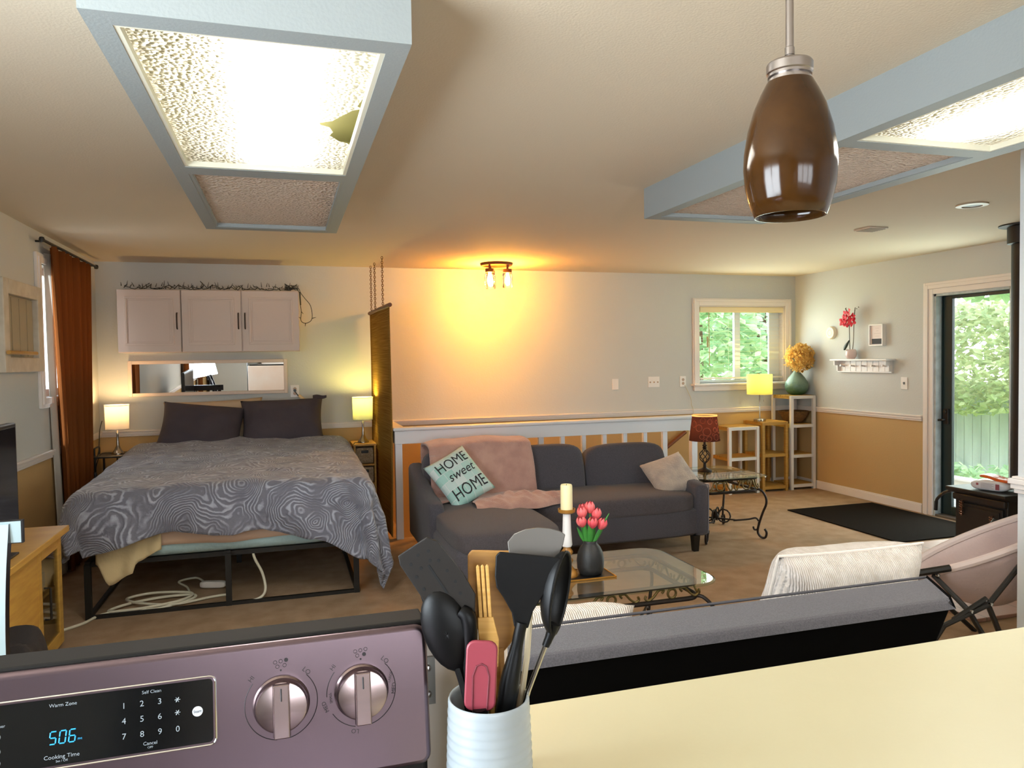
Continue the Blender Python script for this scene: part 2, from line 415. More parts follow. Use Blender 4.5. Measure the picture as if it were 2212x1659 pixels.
b = one(); b.bx(xs-.02, xs, y1-.10, y1-.05, .86, 1.0); b.tube([(xs-.015, y1-.07, .90), (xs-.05, y1-.07, .90), (xs-.055, y1-.03, .895)], .009, 8); b.lathe([(.0, 0), (.018, .0), (.018, .02), (0, .022)], (xs-.01, y1-.07, .97), 12, M=rotm('Y', -PI/2)); b.build('door_handle', [M_black], d1, smooth=True)

# ------------------------------------------------------------------ outdoors
M_grass = mat('lawn', '#8fb85a', .9, bump=(60, .6), var=(2.5, '#a9cc72'))
b = one(); b.bx(-6, 40, D+.4, 40, -.7, -.4); b.bx(XR+.3, 40, -8, D+.4, -.7, -.4); tag(b.build('lawn', [M_grass]), None, None, None, 'structure')
b = one()
for i in range(14): b.bx(XR+.13, 7.3, 3.4+i*.25, 3.4+i*.25+.24, -.10, -.05)
b.bx(XR+.13, 7.3, 3.4, 6.9, -.4, -.12)
structure(b.build('floor_porch', [mat('porch_boards', '#b9b4aa', .8, var=(5, '#a19c93'))]))
pr = thing('porch_railing', 'white wooden porch railing outside the storm door', 'railing', (7.25, 5.2, -.05))
b = one(); b.bx(7.2, 7.3, 3.4, 6.9, .02, .08); b.bx(7.18, 7.32, 3.4, 6.95, .08, .11); b.build('handrail', [M_white], pr, bevel=.005)
for yy in (3.5, 4.6, 5.7, 6.75): b = one(); b.bx(7.2, 7.3, yy-.05, yy+.05, -.4, .02); b.build('post', [M_white], pr, bevel=.005)
pc = thing('outdoor_chair', 'grey plastic garden chair low on the porch boards', 'chair', (6.4, 5.45, -.05))
b = one(); b.cushion((6.4, 5.3, .13), (.42, .4, .05), 6, 6); b.build('seat', [mat('grey_plastic', '#b5babb', .5)], pc, smooth=True)
for sx in (-1, 1):
    for s2 in (-1, 1): b = one(); b.tube([(6.4+sx*.16, 5.3+s2*.15, .12), (6.4+sx*.19, 5.3+s2*.18, -.05)], .018, 8); b.build('leg', [M_black], pc)
M_fence = mat('grey_fence_wood', '#8f9894', .9, bump=(25, .7), var=(4, '#a6aea9', (1, 1, .2)))
fe = thing('garden_fence', 'weathered grey board fence beyond the porch', 'fence', (10.2, 7, -.4))
b = one()
for i in range(66): b.bx(10.2, 10.235, 2.2+i*.15, 2.2+i*.15+.143, -.4, 1.05+.01*math.sin(i*2.3))
b.build('boards', [M_fence], fe)
for yy in (2.3, 4.4, 6.5, 8.6, 11.6): b = one(); b.bx(10.235, 10.33, yy, yy+.1, -.4, 1.1); b.build('post', [M_fence], fe)
def leafmat(name, c, c2, var=3.0):
    def pat(n, l, d, t):
        g = n.new('ShaderNodeNewGeometry'); 
        r = n.new('ShaderNodeValToRGB'); r.color_ramp.elements[0].color = (*lin(c), 1); r.color_ramp.elements[1].color = (*lin(c2), 1)
        l.new(g.outputs['Random Per Island'], r.inputs[0]); l.new(r.outputs[0], d.inputs[0]); l.new(r.outputs[0], t.inputs[0])
    return shademat(name, c, .5, pattern=pat)
def leaves(b, c, rad, count, size, rnd, m=0, shell=.55):
    for i in range(count):
        while True:
            p = Vector((rnd.uniform(-1, 1), rnd.uniform(-1, 1), rnd.uniform(-1, 1)))
            if shell < p.length < 1: break
        p = Vector((p.x*rad[0], p.y*rad[1], p.z*rad[2]))+Vector(c)
        q = Euler((rnd.uniform(-.9, .9), rnd.uniform(-.9, .9), rnd.uniform(0, 6.28))).to_matrix()
        s = size*rnd.uniform(.6, 1.3)
        pts = [(-.0, -.5, 0), (.32, -.1, .06), (.22, .25, .05), (0, .6, -.05), (-.22, .25, .05), (-.32, -.1, .06)]
        b.add([p+q @ (Vector(t)*s) for t in pts], [(0, 1, 2, 3), (0, 3, 4, 5)], m)
def plant(name, label, cat, c, rad, count, size, mt, trunk=None, seed=1, group=None):
    t = thing(name, label, cat, (c[0], c[1], -.4), group)
    b = one(); leaves(b, c, rad, count, size, random.Random(seed)); b.build('foliage', [mt], t)
    if trunk:
        b = one()
        for pts, r in trunk: b.tube(smooth_path(pts), r, 7)
        b.build('trunk', [M_darkwood], t)
    return t
G1 = leafmat('leaf_bright', '#8fb286', '#cfe0b4'); G2 = leafmat('leaf_mid', '#98b299', '#c3d3bc'); G3 = leafmat('leaf_olive', '#a0b083', '#d6dbb0'); G4 = leafmat('leaf_deep', '#86a58d', '#b0c8ac')
plant('leafy_shrub', 'bright leafy shrub close outside the left half of the window', 'bush', (5.6, 9.2, 1.35), (1.0, .7, 1.7), 2600, .17, G1, [([(5.6, 9.2, -.4), (5.6, 9.25, 1), (5.55, 9.2, 2)], .05)], 3)
plant('garden_tree', 'tall green tree behind the sliding window pane', 'tree', (8.7, 12.2, 2.55), (1.6, 1.0, 1.55), 3600, .2, G2, [([(8.9, 12.3, -.4), (8.8, 12.3, 1), (8.7, 12.2, 2.5)], .1)], 4)
plant('hedge_tree', 'dense tree filling the far left of the window', 'tree', (7.3, 14.6, 2.3), (2.2, 1.2, 2.8), 2600, .26, G4, [([(7.3, 14.6, -.4), (7.3, 14.6, 2)], .12)], 5)
plant('maple_tree', 'maple branches hanging at the top of the storm door', 'tree', (8.0, 6.7, 2.75), (.8, 1.4, .62), 1500, .17, G1, [([(8.6, 4.6, -.4), (8.6, 4.8, 1.6), (8.4, 5.6, 2.5), (8.1, 6.6, 2.7)], .05), ([(8.4, 5.6, 2.5), (8.0, 7.0, 2.25)], .018)], 6)
plant('flowering_bush', 'pale olive bush rising above the grey fence', 'bush', (9.5, 8.6, 1.45), (.55, 2.2, .85), 5600, .12, G3, [([(9.5, 10.2, -.4), (9.5, 10.2, 1.0)], .05)], 7)
plant('low_hedge', 'green plants growing under the porch railing', 'bush', (8.2, 6.6, -.15), (.4, 1.4, .3), 1000, .13, G1, None, 8)
sh = thing('garden_shed', 'pale grey sided shed at the end of the lawn', 'shed', (13.2, 15.8, -.4))
b = one(); b.bx(12.2, 15.2, 15.8, 18, -.4, 1.55)
for i in range(9): b.bx(12.18, 15.22, 15.77, 15.8, -.2+i*.19, -.03+i*.19)
b.build('siding', [mat('grey_siding', '#cfd2d6', .8)], sh)
b = one(); b.prism([(15.5, 1.5), (16.9, 2.2), (18.3, 1.5)], 12.0, 15.4, Matrix(((0, 0, 1, 0), (1, 0, 0, 0), (0, 1, 0, 0), (0, 0, 0, 1)))); b.build('roof', [mat('shed_roof', '#a9a6a4', .9)], sh)
def interp(xs, ys, x):
    if x <= xs[0]: return ys[0]
    for i in range(len(xs)-1):
        if x <= xs[i+1]:
            t = (x-xs[i])/(xs[i+1]-xs[i]); t = t*t*(3-2*t); return ys[i]+(ys[i+1]-ys[i])*t
    return ys[-1]
# ------------------------------------------------------------------ bed corner
M_cabinet = mat('cabinet_white', '#decaba', .5)
def wall_cabinet(label, x0, x1, doors):
    t = thing('wall_cabinet', label, 'cabinet', ((x0+x1)/2, 7.25, 1.62), 'cabinets above the bed')
    b = one(); b.bx(x0, x1, 7.11, D, 1.622, 2.168); b.build('carcass', [M_cabinet], t)
    for (a, c, hx) in doors:
        b = one(); b.bx(a+.003, c-.003, 7.09, 7.108, 1.626, 2.164)
        i = .055
        def ring(q, wd, y0, y1):
            b.bx(a+q, c-q, y0, y1, 1.626+q, 1.626+q+wd); b.bx(a+q, c-q, y0, y1, 2.164-q-wd, 2.164-q)
            b.bx(a+q, a+q+wd, y0, y1, 1.626+q+wd, 2.164-q-wd); b.bx(c-q-wd, c-q, y0, y1, 1.626+q+wd, 2.164-q-wd)
        ring(.058, .018, 7.081, 7.09)
        b.bx(a+.09, c-.09, 7.085, 7.09, 1.716, 2.074)
        d = b.build('door', [M_cabinet], t, bevel=.004)
        b = one(); b.tube(smooth_path([(hx, 7.088, 1.825), (hx, 7.066, 1.835), (hx, 7.060, 1.895), (hx, 7.066, 1.955), (hx, 7.088, 1.965)], 4), .006, 8); b.build('handle', [mat('dark_pull', '#4a3f38', .35, metal=.8)], d, smooth=True)
    return t
wall_cabinet('single door white wall cabinet at the left end above the bed', -1.366, -.862, [(-1.366, -.862, -.892)])
wall_cabinet('two door white wall cabinet at the right of the cabinet row', -.858, .136, [(-.858, -.362, -.388), (-.358, .136, -.332)])
# dead string lights along the cabinet tops
sl = thing('string_lights', 'dark unlit string lights tangled along the cabinet tops', 'string lights', (-.6, 7.2, 2.17))
b = one(); pts = []; r = random.Random(5)
for i in range(90):
    x = -1.33+1.47*i/89
    pts.append((x+r.uniform(-.02, .02), 7.16+r.uniform(-.03, .06), 2.178+abs(r.gauss(0, .018))))
b.tube(pts, .003, 5)
pts = [(-1.2+1.3*i/60+r.uniform(-.03, .03), 7.2+r.uniform(-.04, .04), 2.18+abs(r.gauss(0, .022))) for i in range(61)]
b.tube(pts, .003, 5)
pts = [(.1+r.uniform(-.09, .035), 7.15+r.uniform(-.03, .03), 2.19+r.uniform(-.012, .05)) for i in range(26)]; b.tube(pts, .003, 5)
loop = smooth_path([(.125, 7.10, 2.19), (.148, 7.08, 2.13), (.147, 7.075, 2.05), (.155, 7.08, 1.98), (.15, 7.08, 1.90), (.19, 7.08, 1.875), (.24, 7.08, 1.90), (.25, 7.08, 1.96), (.235, 7.08, 2.04), (.19, 7.08, 2.10), (.155, 7.09, 2.15), (.14, 7.1, 2.19)], 5)
b.tube(loop, .003, 5); b.tube([(.148, 7.08, 2.14), (.15, 7.08, 2.04), (.145, 7.08, 2.16)], .006, 5)
b.build('cord', [mat('dark_green_cord', '#22241c', .6)], sl)
M_db = mat('dull_bulb_glass', '#3b3a30', .3)
for i in range(46):
    x = -1.32+1.46*i/45+r.uniform(-.015, .015); z = 2.19+r.uniform(0, .02); dx, dz = r.uniform(-.02, .02), r.uniform(.012, .045)
    b = one(); b.tube([(x, 7.14, z), (x+dx, 7.13, z+dz)], [.0045, .0015], 5); b.build('bulb', [M_db], sl)
for (x, z, dx, dz) in ((.25, 1.92, .035, .008), (.19, 1.875, -.005, -.03), (.15, 1.92, -.02, .01), (.155, 1.98, .018, -.02)): b = one(); b.tube([(x, 7.08, z), (x+dx, 7.075, z+dz)], [.0045, .0015], 5); b.build('bulb', [M_db], sl)
# mirror, leaning slightly forward
mr = thing('wall_mirror', 'long low mirror in a white frame over the bed pillows', 'mirror', (-.665, 7.40, 1.225))
Mm = T(-.665, 7.415, 1.228) @ rotm('X', math.radians(1.4))
b = one(); hw, hh = .685, .325
for (a0, a1, c0, c1) in ((-hw, -hw+.032, 0, hh), (hw-.032, hw, 0, hh), (-hw+.032, hw-.032, 0, .032), (-hw+.032, hw-.032, hh-.032, hh)): b.bx(a0, a1, -.022, 0, c0, c1, M=Mm)
b.build('mirror_frame', [M_cabinet], mr, bevel=.004)
b = one(); b.bx(-hw+.03, hw-.03, -.012, -.006, .03, hh-.03, M=Mm); b.build('mirror_glass', [M_mirror], mr)
# outlet with adapter beside the mirror
def plate(name, label, c, nx, wd, hg, kind):
    """wall plate on the back wall (nx=0) or right wall (nx=1)"""
    M = T(*c) if nx == 0 else T(*c) @ rotm('Z', -PI/2)
    t = thing(name, label, 'outlet' if kind in ('duplex', 'blank') else 'switch', c)
    b = one(); b.bx(-wd/2, wd/2, -.007, 0, -hg/2, hg/2, M=M); b.build('cover_plate', [M_plastic], t, bevel=.003)
    if kind == 'duplex':
        for dz in (.021, -.021):
            b = one(); b.lathe([(.0165, 0), (.0165, .002), (0, .002)], (0, 0, 0), 16, M=M @ T(0, -.007, dz) @ rotm('X', PI/2)); b.build('socket', [mat('socket_face', '#b59a86', .5)], t)
    if kind == 'toggle':
        b = one(); b.bx(-.005, .005, -.018, -.007, -.003, .012, M=M); b.bx(-.01, .01, -.0085, -.007, -.012, .013, M=M); b.build('toggle', [mat('toggle_grey', '#8d8a86', .5)], t)
    if kind == 'triple':
        for dx in (-.046, 0, .046):
            b = one(); b.bx(dx-.005, dx+.005, -.017, -.007, -.010, .004, M=M); b.build('toggle', [mat('toggle_beige', '#a58d78', .5)], t)
    return t
o1 = plate('wall_outlet', 'wall outlet beside the mirror with a dark plug pushed in', (.085, D, 1.243), 0, .08, .115, 'duplex')
b = one(); b.tube([(.085, 7.40, 1.25), (.085, 7.375, 1.25)], .014, 10); b.tube(smooth_path([(.085, 7.385, 1.245), (.10, 7.375, 1.22), (.115, 7.38, 1.20)]), .004, 6); b.build('plug', [M_blackp], o1, smooth=True)
na = one(); na.cushion((.148, 7.395, 1.178), (.085, .03, .03), 4, 5, M=rotm('Y', math.radians(42))); tag(na.build('plug_in_light', [mat('cream_plastic', '#e9c98f', .4)], smooth=True), 'cream plug-in night light stick hanging by the mirror outlet', 'night light')
plate('wall_outlet', 'blank white cover plate farthest left of three on the long wall', (3.437, D, 1.228), 0, .075, .12, 'blank')
plate('light_switch', 'wide triple toggle switch plate on the long wall', (3.902, D, 1.243), 0, .14, .118, 'triple')
o3 = plate('wall_outlet', 'duplex outlet on the long wall nearest the window casing', (4.265, D, 1.239), 0, .075, .12, 'duplex')
cd = one(); cd.tube(smooth_path([(4.285, 7.41, 1.20), (4.31, 7.40, 1.14), (4.35, 7.395, 1.05), (4.36, 7.395, .97), (4.37, 7.38, .92), (4.38, 7.39, .7)]), .0035, 6)
tag(cd.build('lamp_cord', [mat('clear_cord', '#cdbfa4', .4)], smooth=True), 'thin pale cord dropping from the outlet by the window', 'cord')

# bed: black metal platform frame + mattress
bd = thing('bed', 'queen bed on a black metal platform frame under the paisley comforter', 'bed', (-.37, 6.1, 0))
b = one(); BX0, BX1, BY0, BY1 = -1.155, .418, 4.95, 7.05
for yy in (BY0+.05, 6.0, BY1): b.bx(BX0, BX1, yy-.015, yy+.015, .305, .335); 
b.bx(BX0, BX1, BY0-.012, BY0+.012, .0, .022)
for xx in (BX0, -.37, BX1): b.bx(xx-.015, xx+.015, BY0, BY1, .315, .345)
for xx in (BX0, BX1): b.bx(xx-.012, xx+.012, BY0, BY1, 0, .022)
b.build('frame', [M_black], bd)
for yy in (BY0, 6.0, BY1):
    for xx in (BX0, -.37, BX1):
        b = one(); b.bx(xx-.017, xx+.017, yy-.017, yy+.017, 0, .33); b.build('leg', [M_black], bd)
b = one(); b.cushion((-.37, 6.08, .53), (1.56, 2.32, .42), 9, 12); b.build('mattress', [mat('mattress_teal_grey', '#a9c4c6', .9, bump=(40, .3))], bd, smooth=True)
# fitted sheet corner hanging below the comforter
b = one()
def sheet(u, v):
    x = -1.10+.36*u; hang = [.22, .17, .34][0]
    low = interp([0, .22, .55, .62, 1.0], [.34, .21, .27, .335, .40], u)
    z = .52*(1-v)+low*v
    return Vector((x, 4.915-.018*v+.016*math.sin(u*17+v*2)*v-.01, z))
b.grid(sheet, 26, 10); tag(b.build('bed_sheet', [mat('cream_sheet', '#cdb98e', .95, bump=(30, .4))], bd, smooth=True, solid=.004))
b = one()
def sheet2(u, v):
    x = -.80+.86*u; low = .415+.008*math.sin(u*9)
    return Vector((x, 4.905+.006*math.sin(u*21)*v, .55*(1-v)+low*v))
b.grid(sheet2, 26, 5); b.build('bed_sheet', [mat('pink_cream_sheet', '#c9ab92', .95)], bd, smooth=True, solid=.004)

# paisley comforter
def paisley(name):
    m = bpy.data.materials.new(name); m.use_nodes = True
    n = m.node_tree.nodes; l = m.node_tree.links; bs = n['Principled BSDF']
    bs.inputs['Roughness'].default_value = .62; bs.inputs['Specular IOR Level'].default_value = .35; bs.inputs['Sheen Weight'].default_value = .3
    t = n.new('ShaderNodeTexCoord')
    ns = n.new('ShaderNodeTexNoise'); ns.inputs['Scale'].default_value = 4.5; ns.inputs['Detail'].default_value = 2
    l.new(t.outputs['UV'], ns.inputs['Vector'])
    mx = n.new('ShaderNodeMix'); mx.data_type = 'VECTOR'; mx.inputs['Factor'].default_value = .13
    l.new(t.outputs['UV'], mx.inputs['A']); l.new(ns.outputs['Color'], mx.inputs['B'])
    vo = n.new('ShaderNodeTexVoronoi'); vo.feature = 'SMOOTH_F1'; vo.inputs['Scale'].default_value = 4.4; vo.inputs['Smoothness'].default_value = .5
    l.new(mx.outputs['Result'], vo.inputs['Vector'])
    mu = n.new('ShaderNodeMath'); mu.operation = 'MULTIPLY'; mu.inputs[1].default_value = 120; l.new(vo.outputs['Distance'], mu.inputs[0])
    n2 = n.new('ShaderNodeTexNoise'); n2.inputs['Scale'].default_value = 30; n2.inputs['Detail'].default_value = 3; l.new(mx.outputs['Result'], n2.inputs['Vector'])
    ad = n.new('ShaderNodeMath'); ad.operation = 'MULTIPLY_ADD'; ad.inputs[1].default_value = 5.0; l.new(n2.outputs['Fac'], ad.inputs[0]); l.new(mu.outputs[0], ad.inputs[2])
    si = n.new('ShaderNodeMath'); si.operation = 'SINE'; l.new(ad.outputs[0], si.inputs[0])
    rp_ = n.new('ShaderNodeValToRGB'); e = rp_.color_ramp.elements
    e[0].position = .42; e[0].color = (*lin('#696a76'), 1); e[1].position = .95; e[1].color = (*lin('#a3a8b6'), 1)
    ma = n.new('ShaderNodeMapRange'); ma.inputs['From Min'].default_value = -1; ma.inputs['From Max'].default_value = 1
    nm = n.new('ShaderNodeTexNoise'); nm.inputs['Scale'].default_value = 9; nm.inputs['Detail'].default_value = 6; l.new(t.outputs['UV'], nm.inputs['Vector'])
    l.new(si.outputs[0], ma.inputs[0])
    mm = n.new('ShaderNodeMix'); mm.inputs['A'].default_value = .45; l.new(ma.outputs[0], mm.inputs['B'])
    mk = n.new('ShaderNodeMapRange'); mk.inputs['From Min'].default_value = .36; mk.inputs['From Max'].default_value = .58; l.new(nm.outputs['Fac'], mk.inputs[0]); l.new(mk.outputs[0], mm.inputs['Factor'])
    l.new(mm.outputs[0], rp_.inputs[0]); l.new(rp_.outputs[0], bs.inputs['Base Color'])
    n3 = n.new('ShaderNodeTexNoise'); n3.inputs['Scale'].default_value = 14; n3.inputs['Detail'].default_value = 6; l.new(t.outputs['UV'], n3.inputs['Vector'])
    ad2 = n.new('ShaderNodeMath'); ad2.operation = 'MULTIPLY_ADD'; ad2.inputs[1].default_value = .25; l.new(ma.outputs[0], ad2.inputs[0]); l.new(n3.outputs['Fac'], ad2.inputs[2])
    bu = n.new('ShaderNodeBump'); bu.inputs['Strength'].default_value = .7; bu.inputs['Distance'].default_value = .02; l.new(ad2.outputs[0], bu.inputs['Height']); l.new(bu.outputs[0], bs.inputs['Normal'])
    return m
b = one(); CX0, CX1, CY0, CY1 = -1.16, .44, 4.92, 6.95
NU, NV = 120, 120
cuv = []
def comforter(u, v):
    LS, RS = .42, .55
    a = CX0-LS+(CX1-CX0+LS+RS)*u               # cloth coordinate across
    front = interp([-1.2, -.7, -.2, .15, .45], [.43, .33, .36, .42, .56], a)
    bb = CY0-front+(CY1-CY0+front)*v            # cloth coordinate along
    cx = min(max(a, CX0), CX1); cy_ = max(bb, CY0)
    dx, dy = a-cx, bb-cy_
    d = math.hypot(dx, dy)
    lim = .50 if dx < 0 else .80
    d = lim*math.tanh(d/lim*1.15) if dx < 0 else d
    head = min(1.0, max(0.0, (bb-5.0)/1.9))
    ztop = .765+.075*head+.018*nz(a*2.3, bb*2.3, 1)+.012*nz(a*6, bb*6, 4)+.006*nz(a*14, bb*14, 6)
    # crown a little across the width
    ztop += .02*(1-((cx+.36)/.8)**2)
    if d < 1e-6: p = Vector((a, bb, ztop))
    else:
        ux, uy = dx/math.hypot(dx, dy), dy/math.hypot(dx, dy)
        R = .10; arc = R*PI/2
        along = math.atan2(uy, ux)
        s = a*9+bb*7+along*2.2
        if d < arc:
            th = d/R; off = R*math.sin(th); drop = R*(1-math.cos(th))
        else:
            fl = .20 if dx > .02 else .10
            e = d-arc; off = R+e*fl; drop = R+e*math.sqrt(1-fl*fl)
            off += (.030*math.sin(s*1.3)+.022*nz(a*5, bb*5, 9)+.012*nz(a*13, bb*6, 3))*min(1, e/.2)
        p = Vector((cx+ux*off, cy_+uy*off, ztop-drop))
    p.z = max(p.z, .02)
    cuv.append((a, bb)); return p
b.grid(comforter, NU, NV)
co = tag(b.build('comforter', [paisley('paisley_brocade')], smooth=True, solid=.02, angle=0), 'grey paisley comforter draped over the bed down to its foot', 'comforter')
uvl = co.data.uv_layers.new(name='UVMap')
for lp in co.data.loops: uvl.data[lp.index].uv = cuv[lp.vertex_index]

# pillows
def pillow_fn(w_, h_, t_, pinch=.07, wr=.0, seed=0):
    def f(u, v, side):
        x = u*w_/2*(1-pinch*(1-abs(v))**0.0*(1-v*v)*u*u); y = v*h_/2*(1-pinch*(1-u*u)*v*v)
        k = max(0.0, (1-u**4)*(1-v**4))**.6
        z = side*t_/2*k + wr*nz(u*2.5+seed, v*2.5, side*3)*(1-max(abs(u), abs(v))**4)
        return Vector((x, y, z))
    return f
def pillow(name, label, M, w_, h_, t_, mt, wr=.012, seed=0, pinch=.07, group=None, piping=None, extra=None, cat='pillow', bar=None):
    f = pillow_fn(w_, h_, t_, pinch, wr, seed)
    b = one(); n = 26
    for s in (-1, 1): b.grid(lambda u, v: M @ f(2*u-1, 2*v-1, s), n, n)
    root = None
    o = b.build(name, [mt], smooth=True, angle=0)
    bm = bmesh.new(); bm.from_mesh(o.data); bmesh.ops.remove_doubles(bm, verts=bm.verts, dist=.0008); bmesh.ops.recalc_face_normals(bm, faces=bm.faces); bm.to_mesh(o.data); bm.free()
    tag(o, label, cat, group)
    if piping:
        b = one(); k = 24; ring = []
        for i in range(k): ring.append((-1+2*i/k, -1))
        for i in range(k): ring.append((1, -1+2*i/k))
        for i in range(k): ring.append((1-2*i/k, 1))
        for i in range(k): ring.append((-1, 1-2*i/k))
        b.tube([M @ f(u, v, 0) for u, v in ring], .005, 6, closed=True); b.build('piping', [piping], o, smooth=True)
    return o, f
M_dpil = mat('dark_purple_grey_cotton', '#4d454a', .9, bump=(7, 1.0), var=(3, '#443c41'))
M_cpil = mat('cream_cotton', '#cbb597', .9, bump=(15, .3))
def lean(c, rx, rz=0, ry=0): return T(*c) @ rotm('Z', rz) @ rotm('X', rx) @ rotm('Z', ry)
pillow('bed_pillow', 'pale pillow behind the left dark pillow on the bed', lean((-.62, 7.19, .99), math.radians(72), 0, .03), .84, .42, .17, M_cpil, .012, 1, group=None)
pillow('bed_pillow', 'pale pillow behind the right dark pillow on the bed', lean((-.06, 7.20, .98), math.radians(74), 0, -.02), .72, .40, .16, M_cpil, .012, 2)
pillow('bed_pillow', 'dark grey bed pillow on the left with its top slanting down', lean((-.70, 6.90, .965), math.radians(58), 0, -.13), .68, .46, .19, M_dpil, .02, 3)
pl, _ = pillow('bed_pillow', 'dark grey bed pillow on the right with a pointed corner', lean((-.03, 6.92, .985), math.radians(62), -.02, .02), .71, .46, .20, M_dpil, .02, 4)
b = one(); b.grid(lambda u, v: lean((-.03, 6.92, .985), math.radians(62), -.02, .02) @ Vector((.27+.12*u, .19+.055*v*(1-u*.6)+.03*u, .02+.012*math.sin(u*6))), 8, 6); b.build('pillow_corner', [M_dpil], pl, smooth=True, solid=.006)

# bedside lamps, left on a wire tray table, right on a wicker drawer tower
M_shadeW = shademat('white_drum_shade', '#e8e2d2', .55)
M_bulb = mat('warm_bulb', '#ffe9c0', .4, emit=('#ffd592', 14))
def bedside_lamp(label, c, power, col, mt):
    x, y, z = c
    t = thing('bedside_lamp', label, 'lamp', c, 'bedside lamps')
    b = one(); b.lathe([(.0, 0), (.052, 0), (.054, .006), (.046, .016), (.028, .04), (.015, .07), (.010, .11), (.009, .17), (.011, .185), (.006, .19), (.006, .26), (0, .26)], c, 24); b.build('lamp_base', [M_nickel], t, smooth=True, angle=60)
    b = one(); b.lathe([(.090, .215), (.0915, .215), (.0955, .425), (.094, .425)], c, 32, caps=False); b.lathe([(.0955, .421), (.0975, .421), (.0975, .428), (.0955, .428)], c, 32, caps=False); b.lathe([(.0915, .213), (.0935, .213), (.0935, .220), (.0915, .220)], c, 32, caps=False); s = b.build('lamp_shade', [mt], t, smooth=True, angle=60)
    b = one(); b.lathe([(0, .26), (.012, .262), (.013, .28), (.027, .31), (.027, .33), (.015, .352), (0, .357)], c, 14); b.build('bulb', [M_bulb], t, smooth=True)
    l = point('bedside_lamp_light', (x, y, z+.345), power, col, .028); l.parent = t; l.location = (0, 0, .40)
    return t
nt = thing('bedside_tray_table', 'black metal tray table left of the bed', 'table', (-1.385, 7.15, 0))
b = one(); b.bx(-1.565, -1.205, 6.98, 7.34, .732, .746); b.build('tray_top', [M_black], nt, bevel=.003)
for xx in (-1.565, -1.205):
    b = one(); s = -1 if xx < -1.4 else 1
    b.tube(smooth_path([(xx, 7.06, .742), (xx+s*.0, 7.06, .80), (xx, 7.09, .81), (xx, 7.20, .81), (xx, 7.23, .80), (xx, 7.23, .742)], 4), .008, 8); b.build('handle', [M_black], nt, smooth=True)
for xx in (-1.55, -1.22):
    for yy in (7.0, 7.32): b = one(); b.tube([(xx, yy, .735), (xx, yy, 0)], .009, 8); b.build('leg', [M_black], nt)
b = one(); b.tube([(-1.38, 7.0, .735), (-1.38, 7.0, .0)], .006, 6); b.tube([(-1.55, 7.0, .35), (-1.22, 7.0, .35)], .006, 6); b.build('brace', [M_black], nt)
bedside_lamp('lamp with white drum shade on the black tray table left of the bed', (-1.402, 7.15, .746), 6.5, (1.0, .64, .28), shademat('white_drum_shade_cool', '#d6d4d6', .4, col2='#a29a92'))
cd = one(); cd.tube(smooth_path([(-1.44, 7.18, .75), (-1.52, 7.10, .76), (-1.53, 6.98, .70), (-1.54, 6.96, .62), (-1.55, 6.95, .5)]), .004, 6); cd.tube(smooth_path([(-1.57, 7.39, 1.02), (-1.55, 7.2, .95), (-1.53, 7.05, .80), (-1.535, 6.97, .72)]), .004, 6); cd.cushion((-1.545, 6.955, .58), (.035, .03, .09), 4, 4)
tag(cd.build('lamp_cord', [M_blackp], smooth=True), 'dark lamp cord with an inline switch hanging by the tray table', 'cord')
dt = thing('drawer_tower', 'narrow wooden tower with wicker drawers right of the bed', 'drawer unit', (.69, 7.12, 0))
b = one(); x0, x1, y0, y1 = .588, .792, 6.97, 7.32
b.bx(x0-.006, x1+.006, y0-.006, y1, .735, .753)
for xx in (x0, x1-.018): b.bx(xx, xx+.018, y0, y1, 0, .735)
for zz in (.02, .20, .38, .56): b.bx(x0+.018, x1-.018, y0+.005, y1, zz-.012, zz+.004)
b.bx(x0+.018, x1-.018, y1-.01, y1, 0, .735)
b.build('frame', [M_natural], dt, bevel=.002)
M_wick = mat('pale_wicker', '#b9a488', .9, bump=(160, 1.0), var=(60, '#9a8467'))
M_wickd = mat('brown_wicker', '#5d452b', .9, bump=(160, 1.0))
for i, zz in enumerate((.565, .385, .205, .025)):
    b = one(); b.cushion(((x0+x1)/2, (y0+y1)/2-.005, zz+.078), (x1-x0-.042, y1-y0-.03, .148), 14, 6); dr = b.build('drawer', [M_wick if i < 2 else M_wickd], dt, smooth=True)
    b = one(); b.bx((x0+x1)/2-.033, (x0+x1)/2+.033, y0+.002, y0+.012, zz+.102, zz+.128); b.build('handle_slot', [M_black], dr, bevel=.004)
bedside_lamp('lamp with drum shade on the wooden drawer tower right of the bed', (.69, 7.10, .755), 10.0, (1.0, .80, .22), shademat('white_drum_shade_green', '#c9d0c2', .4, col2='#8e936f'))
cd = one(); cd.tube(smooth_path([(.64, 7.05, .76), (.60, 6.99, .765), (.574, 6.97, .72), (.565, 6.96, .66), (.57, 6.96, .6)]), .004, 6); tag(cd.build('lamp_cord', [M_blackp], smooth=True), 'black cord looping down the left of the wicker drawer tower', 'cord')

# extension cord under the bed
cd = thing('extension_cord', 'white extension cord tangled on the carpet under the bed', 'cord', (-.7, 5.0, 0))
b = one()
path = [(-1.25, 4.76, .01), (-1.16, 4.86, .01), (-1.10, 4.97, .012), (-.98, 5.02, .012), (-.80, 4.98, .014), (-.62, 5.1, .014), (-.60, 5.18, .02), (-.78, 5.2, .02), (-.98, 5.12, .02), (-1.06, 5.0, .02), (-.86, 4.99, .025), (-.66, 5.06, .03), (-.62, 5.2, .03), (-.85, 5.28, .03), (-1.0, 5.22, .025), (-.9, 5.08, .03), (-.7, 5.02, .02), (-.5, 5.12, .012), (-.4, 5.15, .01)]
b.tube(smooth_path(path, 7), .0085, 7)
path = [(-.38, 4.99, .01), (-.3, 4.965, .01), (-.2, 4.955, .02), (-.155, 4.99, .06), (-.17, 5.02, .16), (-.215, 5.0, .27), (-.225, 5.0, .33)]
b.tube(smooth_path(path, 7), .0085, 7)
